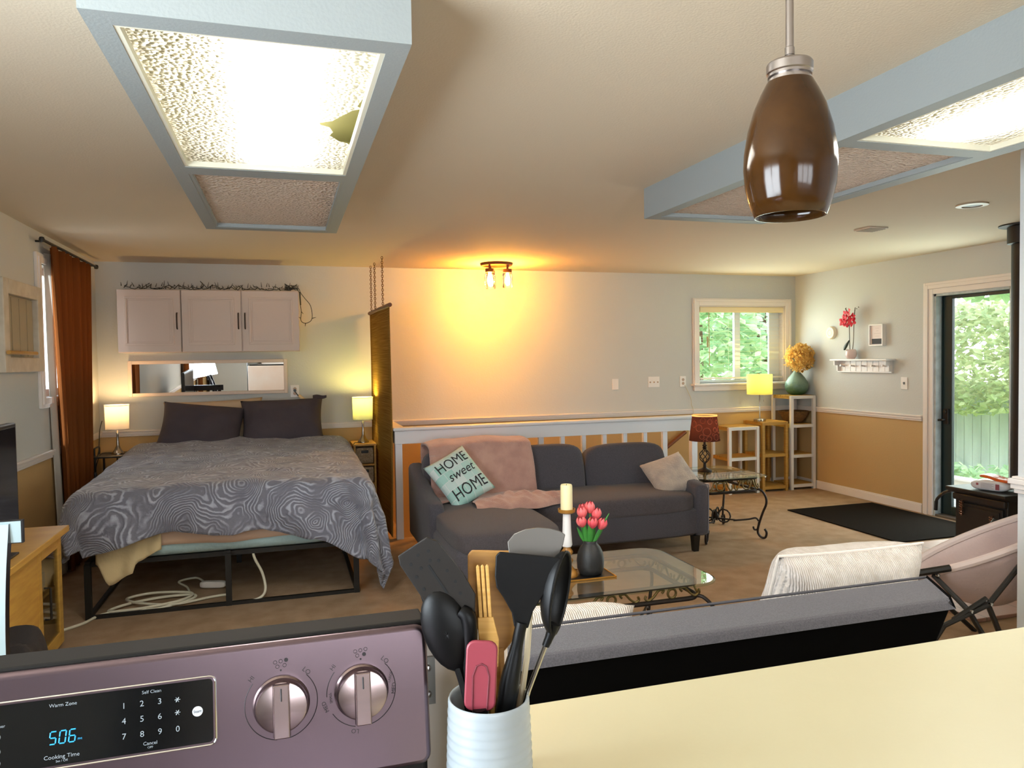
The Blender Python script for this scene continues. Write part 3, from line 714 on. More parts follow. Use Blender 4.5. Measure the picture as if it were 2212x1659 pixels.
path = [(-.62, 5.18, .02), (-.66, 5.34, .03), (-.72, 5.42, .05), (-.62, 5.48, .05), (-.56, 5.40, .04)]
b.tube(smooth_path(path, 7), .007, 7)
b.build('cable', [mat('white_cord', '#d9d3bd', .4)], cd, smooth=True)
b = one(); b.cushion((-.50, 5.36, .028), (.17, .05, .045), 5, 6, M=rotm('Z', -.3)); b.build('power_strip', [M_plastic], cd, smooth=True)

# curtain, its lining, rod; framed cupboard on the left wall
M_cur = shademat('rust_brown_curtain', '#834d28', .25, col2='#93552a')
ct = thing('curtain', 'rust brown full length curtain on the left wall by the bed', 'curtain', (-1.5, 6.6, .02))
b = one()
def curf(u, v):
    y = 5.87+.20*v+u*(6.95-.17*v-5.87-.20*v)
    x = -1.535+.024*math.sin(u*58+.6*math.sin(v*3))+.012*math.sin(u*23+1)
    return Vector((x, y, 2.345-2.32*v))
b.grid(curf, 170, 14); b.build('curtain_panel', [M_cur], ct, smooth=True, solid=.003)
b = one()
def linf(u, v):
    return Vector((-1.582+.03*u-.006*math.sin(v*5), 5.90+.05*u+.10*v, 2.30-2.28*v))
b.grid(linf, 6, 14); b.build('curtain_lining', [shademat('pale_lining', '#cfc8bd', .3)], ct, smooth=True, solid=.004)
cr_ = thing('curtain_rod', 'dark curtain rod along the top of the left wall window', 'curtain rod', (-1.51, 6.5, 2.36))
b = one(); b.tube([(-1.535, 5.70, 2.365), (-1.535, 7.20, 2.365)], .010, 10); b.build('rod', [M_black], cr_, smooth=True)
for yy in (5.70, 7.20): b = one(); b.lathe([(0, -.02), (.014, -.016), (.019, 0), (.014, .016), (0, .02)], (-1.535, yy, 2.365), 12); b.build('finial', [M_black], cr_, smooth=True)
for yy in (5.78, 7.12): b = one(); b.tube([(XL, yy, 2.365), (-1.535, yy, 2.365)], .007, 8); b.build('bracket', [M_black], cr_)
fc = thing('wall_frame', 'white framed panel with a wooden peg bar on the left wall', 'frame', (XL, 5.35, 1.48))
b = one(); y0, y1, z0, z1 = 4.98, 5.70, 1.482, 2.04
for (a0, a1, c0, c1) in ((y0, y0+.09, z0, z1), (y1-.09, y1, z0, z1), (y0+.09, y1-.09, z0, z0+.09), (y0+.09, y1-.09, z1-.09, z1)): b.bx(XL, XL+.05, a0, a1, c0, c1)
b.build('frame', [mat('aged_white_frame', '#cfc6b4', .6, var=(12, '#bfb5a2'))], fc, bevel=.006)
b = one(); b.bx(XL, XL+.012, y0+.08, y1-.08, z0+.08, z1-.08)
for i in range(4): b.bx(XL+.012, XL+.016, y0+.1+i*.14, y0+.225+i*.14, z0+.1, z1-.1)
b.build('back_panel', [mat('panel_beige', '#a3987f', .7)], fc)
b = one(); b.tube([(XL+.075, 4.95, 1.60), (XL+.075, 5.45, 1.60)], .012, 10); b.tube([(XL+.02, 5.42, 1.60), (XL+.085, 5.42, 1.60)], .008, 8); b.build('peg_bar', [M_natural], fc, smooth=True)

# pine TV stand, television, dining chair
ts = thing('tv_stand', 'pine TV stand with a glass door against the left wall', 'tv stand', (-1.38, 4.07, 0))
b = one(); x0, x1, y0, y1 = -1.575, -1.185, 3.58, 4.55
b.bx(x0, x1+.035, y0-.03, y1+.03, .615, .648); b.build('top', [M_pine], ts, bevel=.004)
b = one(); b.bx(x0, x1-.02, y1-.02, y1, 0, .615); b.bx(x0, x1-.02, y0, y0+.02, 0, .615); b.bx(x0, x1-.02, y0+.02, y1-.02, .03, .05); b.bx(x0, x0+.012, y0+.02, y1-.02, .05, .615); b.bx(x0, x1-.02, 4.13, 4.15, .05, .615); b.bx(x0, x1-.03, 4.15, 4.53, .32, .335); b.build('carcass', [M_pine], ts)
b = one(); b.bx(x1-.02, x1, y0+.0, 4.145, .02, .612); b.build('front_panel', [M_pine], ts, bevel=.002)
b = one()
for (a0, a1, c0, c1) in ((4.15, 4.21, .02, .612), (4.49, 4.55, .02, .612), (4.21, 4.49, .02, .09), (4.21, 4.49, .545, .612)): b.bx(x1-.02, x1, a0, a1, c0, c1)
dr = b.build('door', [M_pine], ts, bevel=.003)
b = one(); b.bx(x1-.012, x1-.008, 4.21, 4.49, .09, .545); b.build('door_glass', [M_window], dr)
b = one(); b.tube([(x1, 4.235, .24), (x1+.028, 4.235, .24), (x1+.028, 4.235, .40), (x1, 4.235, .40)], .006, 8); b.build('door_handle', [M_black], dr)
for (a, z, c) in ((4.27, .06, '#7e7a76'), (4.36, .345, '#4a4d50')):
    b = one(); b.bx(-1.5, -1.26, a, a+.17, z-.008, z+.07); tag(b.build('media_box', [mat('media_grey', c, .4)], bevel=.006), 'grey box behind the glass door of the TV stand, on the %s' % ('floor' if z < .2 else 'middle shelf'), 'box')
tv = thing('television', 'black flat television standing on the pine stand', 'television', (-1.33, 3.7, .648))
b = one(); b.bx(-1.31, -1.268, 3.18, 4.19, .712, 1.243); b.build('body', [M_blackp], tv, bevel=.006)
b = one(); b.bx(-1.268, -1.266, 3.2, 4.17, .735, 1.223); b.build('screen', [mat('dark_screen', '#141416', .12)], tv)
b = one(); b.bx(-1.40, -1.20, 3.6, 3.95, .648, .658); b.bx(-1.31, -1.29, 3.72, 3.82, .658, .72); b.build('stand', [M_blackp], tv, bevel=.003)
M_glare = mat('pale_blue_glare', '#c3dde6', .45); M_blk = mat('black_lacquer', '#121014', .3)  # pale blue is window glare painted onto the glossy black chair
def dining_chair(label, c, rz, pale):
    """seat toward +y, backrest at -y; front faces of the backrest carry painted window glare if pale, edges black"""
    t = thing('dining_chair', label, 'chair', (0, 0, 0), 'dining chairs')
    f = M_glare if pale else M_blk
    b = one(); b.cushion((0, .0, .45), (.44, .42, .05), 8, 8); b.build('seat', [M_blk], t, smooth=True)
    for sx in (-1, 1):
        b = one(); pts = smooth_path([(sx*.19, -.22, 0), (sx*.195, -.19, .40), (sx*.19, -.20, .60), (sx*.185, -.24, .80), (sx*.18, -.30, .975)], 5)
        for i in range(len(pts)-1):
            p, q = pts[i], pts[i+1]
            for (h0, h1, m) in ((-.02, .02, 0),):
                b.add([Vector((p.x+s*.017, p.y+h, p.z)) for s in (-1, 1) for h in (h0, h1)] + [Vector((q.x+s*.017, q.y+h, q.z)) for s in (-1, 1) for h in (h0, h1)],
                      [(0, 2, 6, 4), (0, 1, 5, 4), (2, 3, 7, 6)], 0)
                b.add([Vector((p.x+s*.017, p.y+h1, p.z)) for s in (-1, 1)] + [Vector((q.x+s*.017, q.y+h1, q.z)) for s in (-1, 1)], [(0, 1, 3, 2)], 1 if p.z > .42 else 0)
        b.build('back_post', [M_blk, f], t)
        b = one(); b.tube([(sx*.18, .18, .43), (sx*.185, .185, 0)], [.02, .015], 8); b.build('leg', [M_blk], t, smooth=True)
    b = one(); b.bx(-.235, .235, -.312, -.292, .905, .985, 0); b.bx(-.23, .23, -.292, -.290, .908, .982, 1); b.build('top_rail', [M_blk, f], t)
    b = one()
    for s in (-1, 1): b.tube([(s*.17, -.275, .895), (-s*.17, -.205, .56)], .013, 6)
    b.build('cross_slats', [M_blk], t)
    b = one(); b.bx(-.18, .18, -.205, -.185, .53, .57); b.build('lower_rail', [M_blk], t)
    t.location = c; t.rotation_euler.z = rz
    return t
dining_chair('black dining chair with pale blue glare painted on its backrest in front of the TV stand', (-1.12, 2.66, 0), PI, True)
dining_chair('black cross back dining chair by the dining window', (-1.0, .5, 0), -PI/2, False)

bg = tag(one().cushion((-1.06, 3.44, .215), (.20, .26, .43), 4, 8, fn=lambda u, p: Vector((p.x*(1-.25*max(0, u.z)), p.y, p.z+.03*math.sin(u.y*5)))).build('tote_bag', [mat('black_canvas', '#1d1716', .9, bump=(30, .4))], smooth=True), 'slumped black bag on the floor at the end of the TV stand', 'bag')
# ------------------------------------------------------------------ ceiling fixtures
M_box = mat('light_box_paint', '#969c9c', .55, bump=(120, .08))
M_liner = mat('olive_liner', '#6e6a3a', .7)
M_tube = mat('fluorescent_tube', '#ffffff', .4, emit=((1.0, .99, .97), 34))
def prismatic(name, c, tr):
    m = shademat(name, c, tr)
    n = m.node_tree.nodes; l = m.node_tree.links
    t = n.new('ShaderNodeTexCoord'); x = n.new('ShaderNodeTexVoronoi'); x.inputs['Scale'].default_value = 70
    u = n.new('ShaderNodeBump'); u.inputs['Strength'].default_value = .9; u.inputs['Distance'].default_value = .02
    l.new(t.outputs['Object'], x.inputs['Vector']); l.new(x.outputs['Distance'], u.inputs['Height'])
    for q in n:
        if q.type in ('BSDF_DIFFUSE', 'BSDF_TRANSLUCENT'): l.new(u.outputs[0], q.inputs['Normal'])
    return m
M_diff = prismatic('prismatic_diffuser', '#e6e0d8', .62); M_off = prismatic('prismatic_diffuser_unlit', '#f0dccb', .08)
def light_box(name, label, x0, x1, y0, y1, ix0, ix1, panels, hole=False, power=60):
    ZB = 2.276
    t = thing(name, label, 'ceiling light', ((x0+x1)/2, (y0+y1)/2, H))
    b = one()
    b.bx(x0, x0+.02, y0, y1, ZB+.018, H); b.bx(x1-.02, x1, y0, y1, ZB+.018, H); b.bx(x0+.02, x1-.02, y0, y0+.02, ZB+.018, H); b.bx(x0+.02, x1-.02, y1-.02, y1, ZB+.018, H)
    b.bx(x0+.02, x1-.02, y0+.02, y1-.02, H-.01, H)
    b.bx(x0, ix0, y0, y1, ZB, ZB+.018); b.bx(ix1, x1, y0, y1, ZB, ZB+.018)
    ys = [y0]+[q for p in panels for q in p[:2]]+[y1]
    for i in range(0, len(ys), 2): b.bx(ix0, ix1, ys[i], ys[i+1], ZB, ZB+.018)
    b.build('housing', [M_box], t)
    b = one(); b.bx(x0+.021, x1-.021, y0+.021, y1-.021, H-.016, H-.012); b.bx(x0+.021, x0+.024, y0+.024, y1-.024, ZB+.02, H-.016); b.bx(x1-.024, x1-.021, y0+.024, y1-.024, ZB+.02, H-.016)
    for p in panels: b.bx(x0+.024, x1-.024, p[1]+.03, p[1]+.034, ZB+.02, H-.016)
    b.build('liner', [M_liner], t)
    for (p0, p1, lit) in panels:
        b = one()
        for (a0, a1, c0, c1) in ((ix0, ix0+.012, p0, p1), (ix1-.012, ix1, p0, p1), (ix0+.012, ix1-.012, p0, p0+.012), (ix0+.012, ix1-.012, p1-.012, p1)): b.bx(a0, a1, c0, c1, ZB+.002, ZB+.03)
        b.build('panel_trim', [mat('cream_trim', '#e9e5d2', .5) if lit else M_box], t)
        b = one(); z = ZB+.022; n = 30
        if hole and lit:   # the corner of this panel is broken out along its right side
            yb = [(p0, 0)]; 
            prof = [(p0, 0), (2.22, 0), (2.28, .012), (2.34, .02), (2.36, .0), (2.38, .03), (2.50, .085), (2.53, .125), (2.55, .12), (2.57, .09), (2.62, .075), (2.66, .085), (2.72, .05), (2.74, .02), (2.77, 0), (p1, 0)]
            vs = []; 
            for (yy, d) in prof: vs += [Vector((ix0+.005, yy, z)), Vector((ix1-.005-d, yy, z))]
            b.add(vs, [(2*i, 2*i+1, 2*i+3, 2*i+2) for i in range(len(prof)-1)])
        else: b.add([(ix0+.005, p0, z), (ix1-.005, p0, z), (ix1-.005, p1, z), (ix0+.005, p1, z)], [(0, 1, 2, 3)])
        b.build('diffuser', [M_diff if lit else M_off], t)
        if lit:
            xc = (ix0+ix1)/2+.04
            for dx in (-.07, .07):
                b = one(); b.tube([(xc+dx, max(y0+.04, p0-.02), ZB+.075), (xc+dx, p1-.06, ZB+.075)], .016, 10); b.build('tube_lamp', [M_tube], t, smooth=True)
            o = area('fluorescent_light', (xc, (p0+p1)/2, ZB-.01), (0, 0, -1), ix1-ix0-.1, p1-p0-.1, power, (1.0, .95, .86))
            o.data.spread = math.radians(170)
    return t
light_box('fluorescent_light_box', 'pale blue grey ceiling light box at upper left with a broken lit panel', -.405, .31, 1.80, 4.53, -.35, .256, [(1.87, 3.13, True), (3.24, 4.46, False)], True, 19)
light_box('fluorescent_light_box', 'pale blue grey ceiling light box behind the brown pendant', 1.906, 2.66, .95, 3.718, 1.966, 2.585, [(1.0, 2.20, True), (2.27, 3.64, False)], False, 16)
# amber jar light near the back wall
cl = thing('ceiling_fixture', 'three jar ceiling light glowing amber near the back wall', 'ceiling light', (1.965, 6.9, H))
M_rust = mat('rust_metal', '#5f3719', .5, metal=.5)
b = one(); b.lathe([(0, 2.44), (.158, 2.44), (.158, 2.432), (.15, 2.415), (.145, 2.415), (.135, 2.425), (0, 2.425)], (1.965, 6.9, 0), 32); b.build('canopy', [M_rust], cl, smooth=True, angle=50)
M_filament = mat('amber_bulb', '#ffcf70', .4, emit=('#ffdf9a', 40))
for (jx, jy) in ((1.885, 6.86), (2.068, 6.88), (1.935, 7.01)):
    b = one(); b.tube([(jx, jy, 2.425), (jx, jy, 2.375)], .010, 10); b.lathe([(0, 2.382), (.040, 2.382), (.042, 2.376), (.042, 2.350), (.038, 2.348), (0, 2.348)], (jx, jy, 0), 20); h = b.build('jar_lid', [M_rust], cl, smooth=True, angle=50)
    b = one(); b.lathe([(.036, 2.35), (.048, 2.335), (.050, 2.32), (.050, 2.22), (.046, 2.205), (.0, 2.205)], (jx, jy, 0), 24, caps=False); b.build('jar', [M_jar], cl, smooth=True)
    b = one(); b.lathe([(0, 2.345), (.014, 2.343), (.014, 2.325), (.024, 2.29), (.026, 2.265), (.018, 2.235), (0, 2.225)], (jx, jy, 0), 16); b.build('bulb', [M_filament], cl, smooth=True)
    l = point('jar_light', (jx, jy, 2.268), 210.0, (1.0, .38, .025), .03); l.parent = cl; l.location = Vector((jx, jy, 2.268))-cl.location
# brown glass pendant
pd = thing('pendant_lamp', 'brown glass pendant lamp hanging over the counter', 'pendant lamp', (.79, 1.03, 1.75))
M_brown = mat('brown_art_glass', '#331d08', .12, spec=.35, var=(14, '#40260c'))
b = one(); b.lathe([(.036, 1.957), (.045, 1.94), (.056, 1.915), (.066, 1.88), (.0715, 1.845), (.0725, 1.82), (.070, 1.79), (.064, 1.765), (.0555, 1.742), (.0535, 1.742), (.062, 1.768), (.068, 1.80), (.070, 1.83), (.064, 1.88), (.054, 1.913), (.043, 1.938), (.034, 1.955)], (.79, 1.03, 0), 48, caps=False); b.build('glass_shade', [M_brown], pd, smooth=True, angle=0)
b = one(); b.lathe([(0, 1.988), (.034, 1.988), (.036, 1.985), (.036, 1.972), (.034, 1.970), (.034, 1.966), (.030, 1.966), (.030, 1.963), (.0335, 1.962), (.0335, 1.955), (0, 1.955)], (.79, 1.03, 0), 32); b.build('cap', [M_steel], pd, smooth=True, angle=30)
b = one(); b.tube([(.79, 1.03, 1.985), (.79, 1.03, H)], .0063, 12); b.lathe([(.0075, 2.0), (.0075, 2.012), (.0063, 2.013)], (.79, 1.03, 0), 12, caps=False); b.build('rod', [M_steel], pd, smooth=True)
b = one(); b.lathe([(0, H), (.06, H), (.06, H-.015), (.02, H-.03), (0, H-.03)], (.79, 1.03, 0), 24); b.build('ceiling_canopy', [M_steel], pd, smooth=True, angle=40)
# vent and recessed spot
v = thing('ceiling_vent', 'small square white vent flush with the ceiling', 'vent', (4.145, 4.49, H))
b = one(); b.bx(4.06, 4.23, 4.41, 4.57, H-.012, H); b.build('vent_cover', [mat('vent_paint', '#d2c4b4', .6)], v, bevel=.004)
b = one()
for i in range(6): b.bx(4.075, 4.215, 4.425+i*.024, 4.437+i*.024, H-.016, H-.012)
b.build('louvres', [mat('vent_shadow', '#b3a593', .7)], v)
v = thing('recessed_light', 'unlit round recessed spotlight in the ceiling at right', 'ceiling light', (4.131, 3.635, H))
b = one(); b.lathe([(.055, H-.001), (.09, H-.001), (.09, H-.008), (.058, H-.012), (.055, H-.001)], (4.131, 3.635, 0), 28, caps=False); b.build('trim_ring', [mat('spot_ring', '#b9a68f', .4)], v, smooth=True)
b = one(); b.lathe([(0, H-.004), (.056, H-.004), (.056, H-.006), (0, H-.006)], (4.131, 3.635, 0), 28); b.build('dark_opening', [mat('spot_dark', '#2a241d', .5)], v)

# ------------------------------------------------------------------ bamboo screen on chains
bs = thing('bamboo_screen', 'hanging bamboo blind dividing the bed from the stairs', 'screen', (.83, 6.82, .02))
def scx(y): return .845-.040*(y-6.26)/1.12
b = one()
def screen(u, v):
    y = 6.26+(7.37-6.26)*u; z = 1.975-1.945*v
    return Vector((scx(y)+.012*math.sin(v*4+u)*v+.004*math.sin(u*9), y+.03*v*(1-u)*0, z))
b.grid(screen, 12, 60)
def bampat(n, l, d, t):
    tc_ = n.new('ShaderNodeTexCoord'); mp = n.new('ShaderNodeMapping'); mp.inputs['Scale'].default_value = (1, .6, 60)
    ns = n.new('ShaderNodeTexNoise'); ns.inputs['Scale'].default_value = 3; r_ = n.new('ShaderNodeValToRGB')
    r_.color_ramp.elements[0].position = .35; r_.color_ramp.elements[1].position = .7
    r_.color_ramp.elements[0].color = (*lin('#8c6a33'), 1); r_.color_ramp.elements[1].color = (*lin('#b08c4c'), 1)
    l.new(tc_.outputs['Object'], mp.inputs[0]); l.new(mp.outputs[0], ns.inputs['Vector']); l.new(ns.outputs[0], r_.inputs[0]); l.new(r_.outputs[0], d.inputs[0]); l.new(r_.outputs[0], t.inputs[0])
b.build('woven_panel', [shademat('bamboo_weave', '#a17e42', .25, pattern=bampat)], bs, smooth=True, solid=.006)
b = one(); b.tube([(scx(6.22), 6.22, 1.985), (scx(7.39), 7.39, 1.985)], .018, 10); b.build('top_rod', [M_darkwood], bs, smooth=True)
M_chain = mat('dark_chain', '#6b4f2c', .4, metal=.8)
for yy in (6.58, 7.02, 7.26):
    b = one(); z = 2.0; k = 0
    while z < 2.435:
        pts = [(scx(yy)+(.008*math.cos(a) if k % 2 else 0), yy+(0 if k % 2 else .008*math.cos(a)), z+.013*math.sin(a)) for a in [2*PI*i/8 for i in range(8)]]
        b.tube(pts, .0028, 4, closed=True); z += .020; k += 1
    b.build('chain', [M_chain], bs)

# ------------------------------------------------------------------ stair railing and wall handrail
M_rail = mat('railing_white', '#dcdde0', .45)
sr_ = thing('stair_railing', 'white stair railing with square balusters behind the sofa', 'railing', (2.3, 6.29, 0))
b = one(); b.bx(.855, 3.77, 6.235, 6.345, .925, .955); b.bx(.855, .965, 6.345, D-.03, .925, .955); b.build('cap_rail', [M_rail], sr_, bevel=.012)
b = one(); b.bx(.87, 3.755, 6.26, 6.28, .815, .925); b.bx(.87, .89, 6.28, D-.03, .815, .925); b.build('fascia_board', [M_rail], sr_, bevel=.003)
for xx in (.905, 3.735): b = one(); b.bx(xx-.03, xx+.03, 6.282, 6.342, 0, .925); b.build('post', [M_rail], sr_, bevel=.003)
for k in range(13):
    xx = 1.15+.2065*k
    if xx > 3.62: break
    b = one(); wd = .024 if k in (5, 11) else .019; b.bx(xx-wd, xx+wd, 6.285, 6.323, 0, .925); b.build('baluster', [M_rail], sr_, bevel=.002)
hr = thing('stair_handrail', 'brown wooden handrail descending along the stair wall', 'handrail', (3.2, D-.06, .2))
b = one(); b.tube([(4.26, D-.06, .68), (2.1, D-.06, -.82)], .022, 10); b.build('rail', [mat('handrail_wood', '#7a4420', .35)], hr, smooth=True)
for xx in (4.0, 3.2, 2.5): b = one(); zz = .68-.694*(4.26-xx); b.tube([(xx, D-.06, zz-.02), (xx, D, zz-.05)], .008, 8); b.build('bracket', [M_black], hr)

# ------------------------------------------------------------------ sofa with chaise
sf = thing('sofa', 'charcoal chaise sofa in front of the stair railing', 'sofa', (2.03, 5.5, 0))
b = one()
b.cushion((2.03, 5.48, .235), (2.13, .86, .23), 12, 10); b.cushion((1.30, 4.92, .225), (.69, 1.08, .25), 12, 8)
b.cushion((2.03, 5.88, .42), (2.0, .16, .56), 8, 8)
b.build('base', [M_sofa], sf, smooth=True)
M_seat = mat('charcoal_seat_fabric', '#5a5558', .95, spec=.1, bump=(500, .35), var=(160, '#4f4a4d'), sheen=.15)
b = one(); b.cushion((1.325, 5.02, .385), (.70, 1.36, .15), 7, 12, fn=lambda u, p: Vector((p.x, p.y, p.z+.018*(1-u.x**2)*(1-u.y**2)*(1 if u.z > 0 else 0)))); b.build('chaise_cushion', [M_seat], sf, smooth=True)
b = one(); b.cushion((2.365, 5.38, .385), (1.36, .68, .16), 7, 12, fn=lambda u, p: Vector((p.x, p.y, p.z+.018*(1-u.x**2)*(1-u.y**2)*(1 if u.z > 0 else 0)))); b.build('seat_cushion', [M_seat], sf, smooth=True)
for xc, wd, zc, hh in ((1.35, .70, .615, .42), (2.01, .665, .60, .43), (2.72, .74, .585, .42)):
    M_ = rotm('X', -.20)
    b = one(); b.cushion((xc, 5.72, zc), (wd, .19, hh), 6.0, 12, M=M_, fn=lambda u, p: Vector((p.x*(1-.04*max(0, u.z)), p.y*(1+.15*(1-u.x**2)), p.z-.025*max(0, u.z)*abs(u.x)**3))); b.build('back_cushion', [M_sofa], sf, smooth=True)
def arm(x):
    b = one(); prof = [(5.06, .12), (5.96, .12), (5.97, .68), (5.90, .70), (5.75, .66), (5.55, .585), (5.35, .545), (5.18, .535), (5.08, .52), (5.05, .49)]
    b.prism(prof, x-.055, x+.055, Matrix(((0, 0, 1, 0), (1, 0, 0, 0), (0, 1, 0, 0), (0, 0, 0, 1))))
    b.build('arm', [M_sofa], sf, bevel=.03, smooth=True, angle=0)
arm(.985); arm(3.08)
b = one(); b.tube(smooth_path([(3.126, 5.066, .14), (3.126, 5.060, .48), (3.126, 5.10, .518), (3.126, 5.35, .54), (3.126, 5.55, .58)], 4), .004, 6); b.build('piping', [mat('piping_grey', '#77757c', .9)], sf, smooth=True)
for (xx, yy) in ((3.03, 5.10), (3.03, 5.88), (1.02, 5.88), (1.03, 4.45), (1.58, 4.45), (1.95, 5.10)):
    b = one(); b.lathe([(.028, 0), (.04, .125)], (xx, yy, 0), 4, M=rotm('Z', PI/4)); b.build('leg', [M_black], sf)
# pink throw over the left back cushion and seat
M_throw = mat('dusty_pink_fleece', '#c09a8c', 1.0, spec=.05, bump=(120, .6), var=(10, '#b08a80'), sheen=.5)
b = one()
def throw(u, v):
    # v: 0 behind the back -> over the top -> down the front -> onto the seat
    x = 1.04+.80*u+.05*v*(u-.2)
    L = v*1.25
    wob = .012*math.sin(u*13+v*5)+.012*nz(u*4, v*5, 2)
    if L < .22: y, z = 5.99-.01*L, .62+L
    elif L < .42: t = (L-.22)/.20; a = t*PI; y, z = 5.805+.18*math.cos(a), .845+.03*math.sin(a)
    elif L < .92: t = (L-.42)/.5; y, z = 5.625-.11*t-.025*math.sin(PI*t), .845-.365*t
    else: t = (L-.92)/.33; y, z = 5.515-.22*t, .48+.008*t
    z += .02*nz(u*3, 1, v*2) if L < .5 else 0
    z -= .05*max(0, .18-u)*4*(1 if L < .5 else .2)
    return Vector((x, y-abs(wob)-.004, z+.006+wob*.4))
b.grid(throw, 50, 70)
tag(b.build('throw_blanket', [M_throw], smooth=True, solid=.016, angle=0), 'dusty pink fleece throw over the left back of the sofa', 'blanket')
b = one()
def bunch(u, v):
    x = 1.26+.70*u; w_ = .10+.10*math.sin(u*PI*.9)
    y = 5.10+(v-.5)*2*w_+.10*u+.02*math.sin(u*17)
    h = .06*math.sin(v*PI)**.6*(.55+.7*abs(nz(u*6, v*3, 5))+.5*math.sin(u*PI))
    return Vector((x, y+.03*nz(u*8, v*4, 9), .462+h+.012*abs(math.sin(u*24+v*6))*math.sin(v*PI)))
b.grid(bunch, 60, 20)
b.tube(smooth_path([(1.84, 5.16, .49), (1.93, 5.22, .50), (1.985, 5.20, .505), (1.96, 5.12, .50), (1.88, 5.08, .49)], 5), .024, 8)
tag(b.build('throw_blanket', [M_throw], smooth=True, angle=0), 'bunched peach pink end of the fleece throw on the chaise seat', 'blanket')
# lettered cushion
def basis(c, ex, ey):
    ex = Vector(ex).normalized(); ey = Vector(ey); ey = (ey-ex*ey.dot(ex)).normalized(); ez = ex.cross(ey)
    return Matrix(((ex.x, ey.x, ez.x, c[0]), (ex.y, ey.y, ez.y, c[1]), (ex.z, ey.z, ez.z, c[2]), (0, 0, 0, 1)))
def patchpat(name):
    m = mat(name, '#dcdcd6', .9, bump=(60, .3)); n = m.node_tree.nodes; l = m.node_tree.links
    t = n.new('ShaderNodeTexCoord'); br = n.new('ShaderNodeTexBrick'); br.inputs['Scale'].default_value = 3.0
    br.inputs['Color1'].default_value = (*lin('#a9d3ca'), 1); br.inputs['Color2'].default_value = (*lin('#dbe3e2'), 1); br.inputs['Mortar'].default_value = (*lin('#e3e6e4'), 1)
    br.inputs['Mortar Size'].default_value = .012; br.inputs['Bias'].default_value = -.1; br.inputs['Brick Width'].default_value = .62; br.inputs['Row Height'].default_value = .5
    l.new(t.outputs['UV'], br.inputs['Vector']); l.new(br.outputs[0], n['Principled BSDF'].inputs['Base Color'])
    return m
Mh = basis((1.215, 5.36, .645), (.215, .06, .10), (-.18, .20, .28))
cu, fh = pillow('cushion', 'square cushion lettered HOME sweet HOME on the left of the sofa', Mh, .36, .42, .14, patchpat('pale_teal_plank_print'), .006, 7, .05, cat='cushion')
inv = Mh.inverted()
uvl = cu.data.uv_layers.new(name='UVMap')
for lp in cu.data.loops:
    p = inv @ cu.data.vertices[lp.vertex_index].co; uvl.data[lp.index].uv = (p.x/.36+.5, p.y/.42+.5)
b = one()
def ontop(x0, y0, sx=1.0):
    def f(x, y):
        u = (x*sx+x0)/.18; v = (y+y0)/.21
        u = max(-.97, min(.97, u)); v = max(-.97, min(.97, v))
        p = fh(u, v, 1); p.z += .004; return Mh @ p
    return f
b.text('HOME', .12, ontop(.0, .075, .80), fine=True); b.text('sweet', .105, ontop(.01, -.02, .9), shear=.3, fine=True); b.text('HOME', .135, ontop(.0, -.165, .76), fine=True)
b.build('lettering', [mat('black_print', '#26272a', .8)], cu)
Mw = basis((2.955, 5.34, .56), (.26, .03, .06), (-.10, .18, .19))
pillow('cushion', 'fluffy pale cushion against the right arm of the sofa', Mw, .40, .36, .15, mat('pale_fur', '#c5b4a2', 1.0, spec=.05, bump=(90, .9), var=(14, '#b0a196'), sheen=.5), .012, 8, .08, cat='cushion')

# ------------------------------------------------------------------ rugs
def patch(name, c1, c2, sc):
    m = mat(name, c1, 1.0, spec=.05, bump=(300, .6)); n = m.node_tree.nodes; l = m.node_tree.links
    t = n.new('ShaderNodeTexCoord'); x = n.new('ShaderNodeTexNoise'); x.inputs['Scale'].default_value = sc; x.inputs['Detail'].default_value = 7; x.inputs['Distortion'].default_value = 1.6
    r_ = n.new('ShaderNodeValToRGB'); e = r_.color_ramp.elements; e[0].position = .46; e[0].color = (*lin(c1), 1); e[1].position = .56; e[1].color = (*lin(c2), 1)
    l.new(t.outputs['Object'], x.inputs['Vector']); l.new(x.outputs['Fac'], r_.inputs[0]); l.new(r_.outputs[0], n['Principled BSDF'].inputs['Base Color'])
    return m
b = one(); b.bx(.55, 2.22, 2.2, 3.42, .001, .010); tag(b.build('area_rug', [patch('faded_vine_rug', '#bda58e', '#6f6c72', 5)], bevel=.003), 'faded beige rug with grey vine pattern under the coffee table', 'rug')
b = one()
b.bx(4.66, 5.67, 4.75, 6.125, .001, .010)
tag(b.build('door_mat', [mat('black_mat', '#1d1813', 1.0, spec=.05, bump=(300, .7))]), 'large black mat on the carpet in front of the entry door', 'mat')
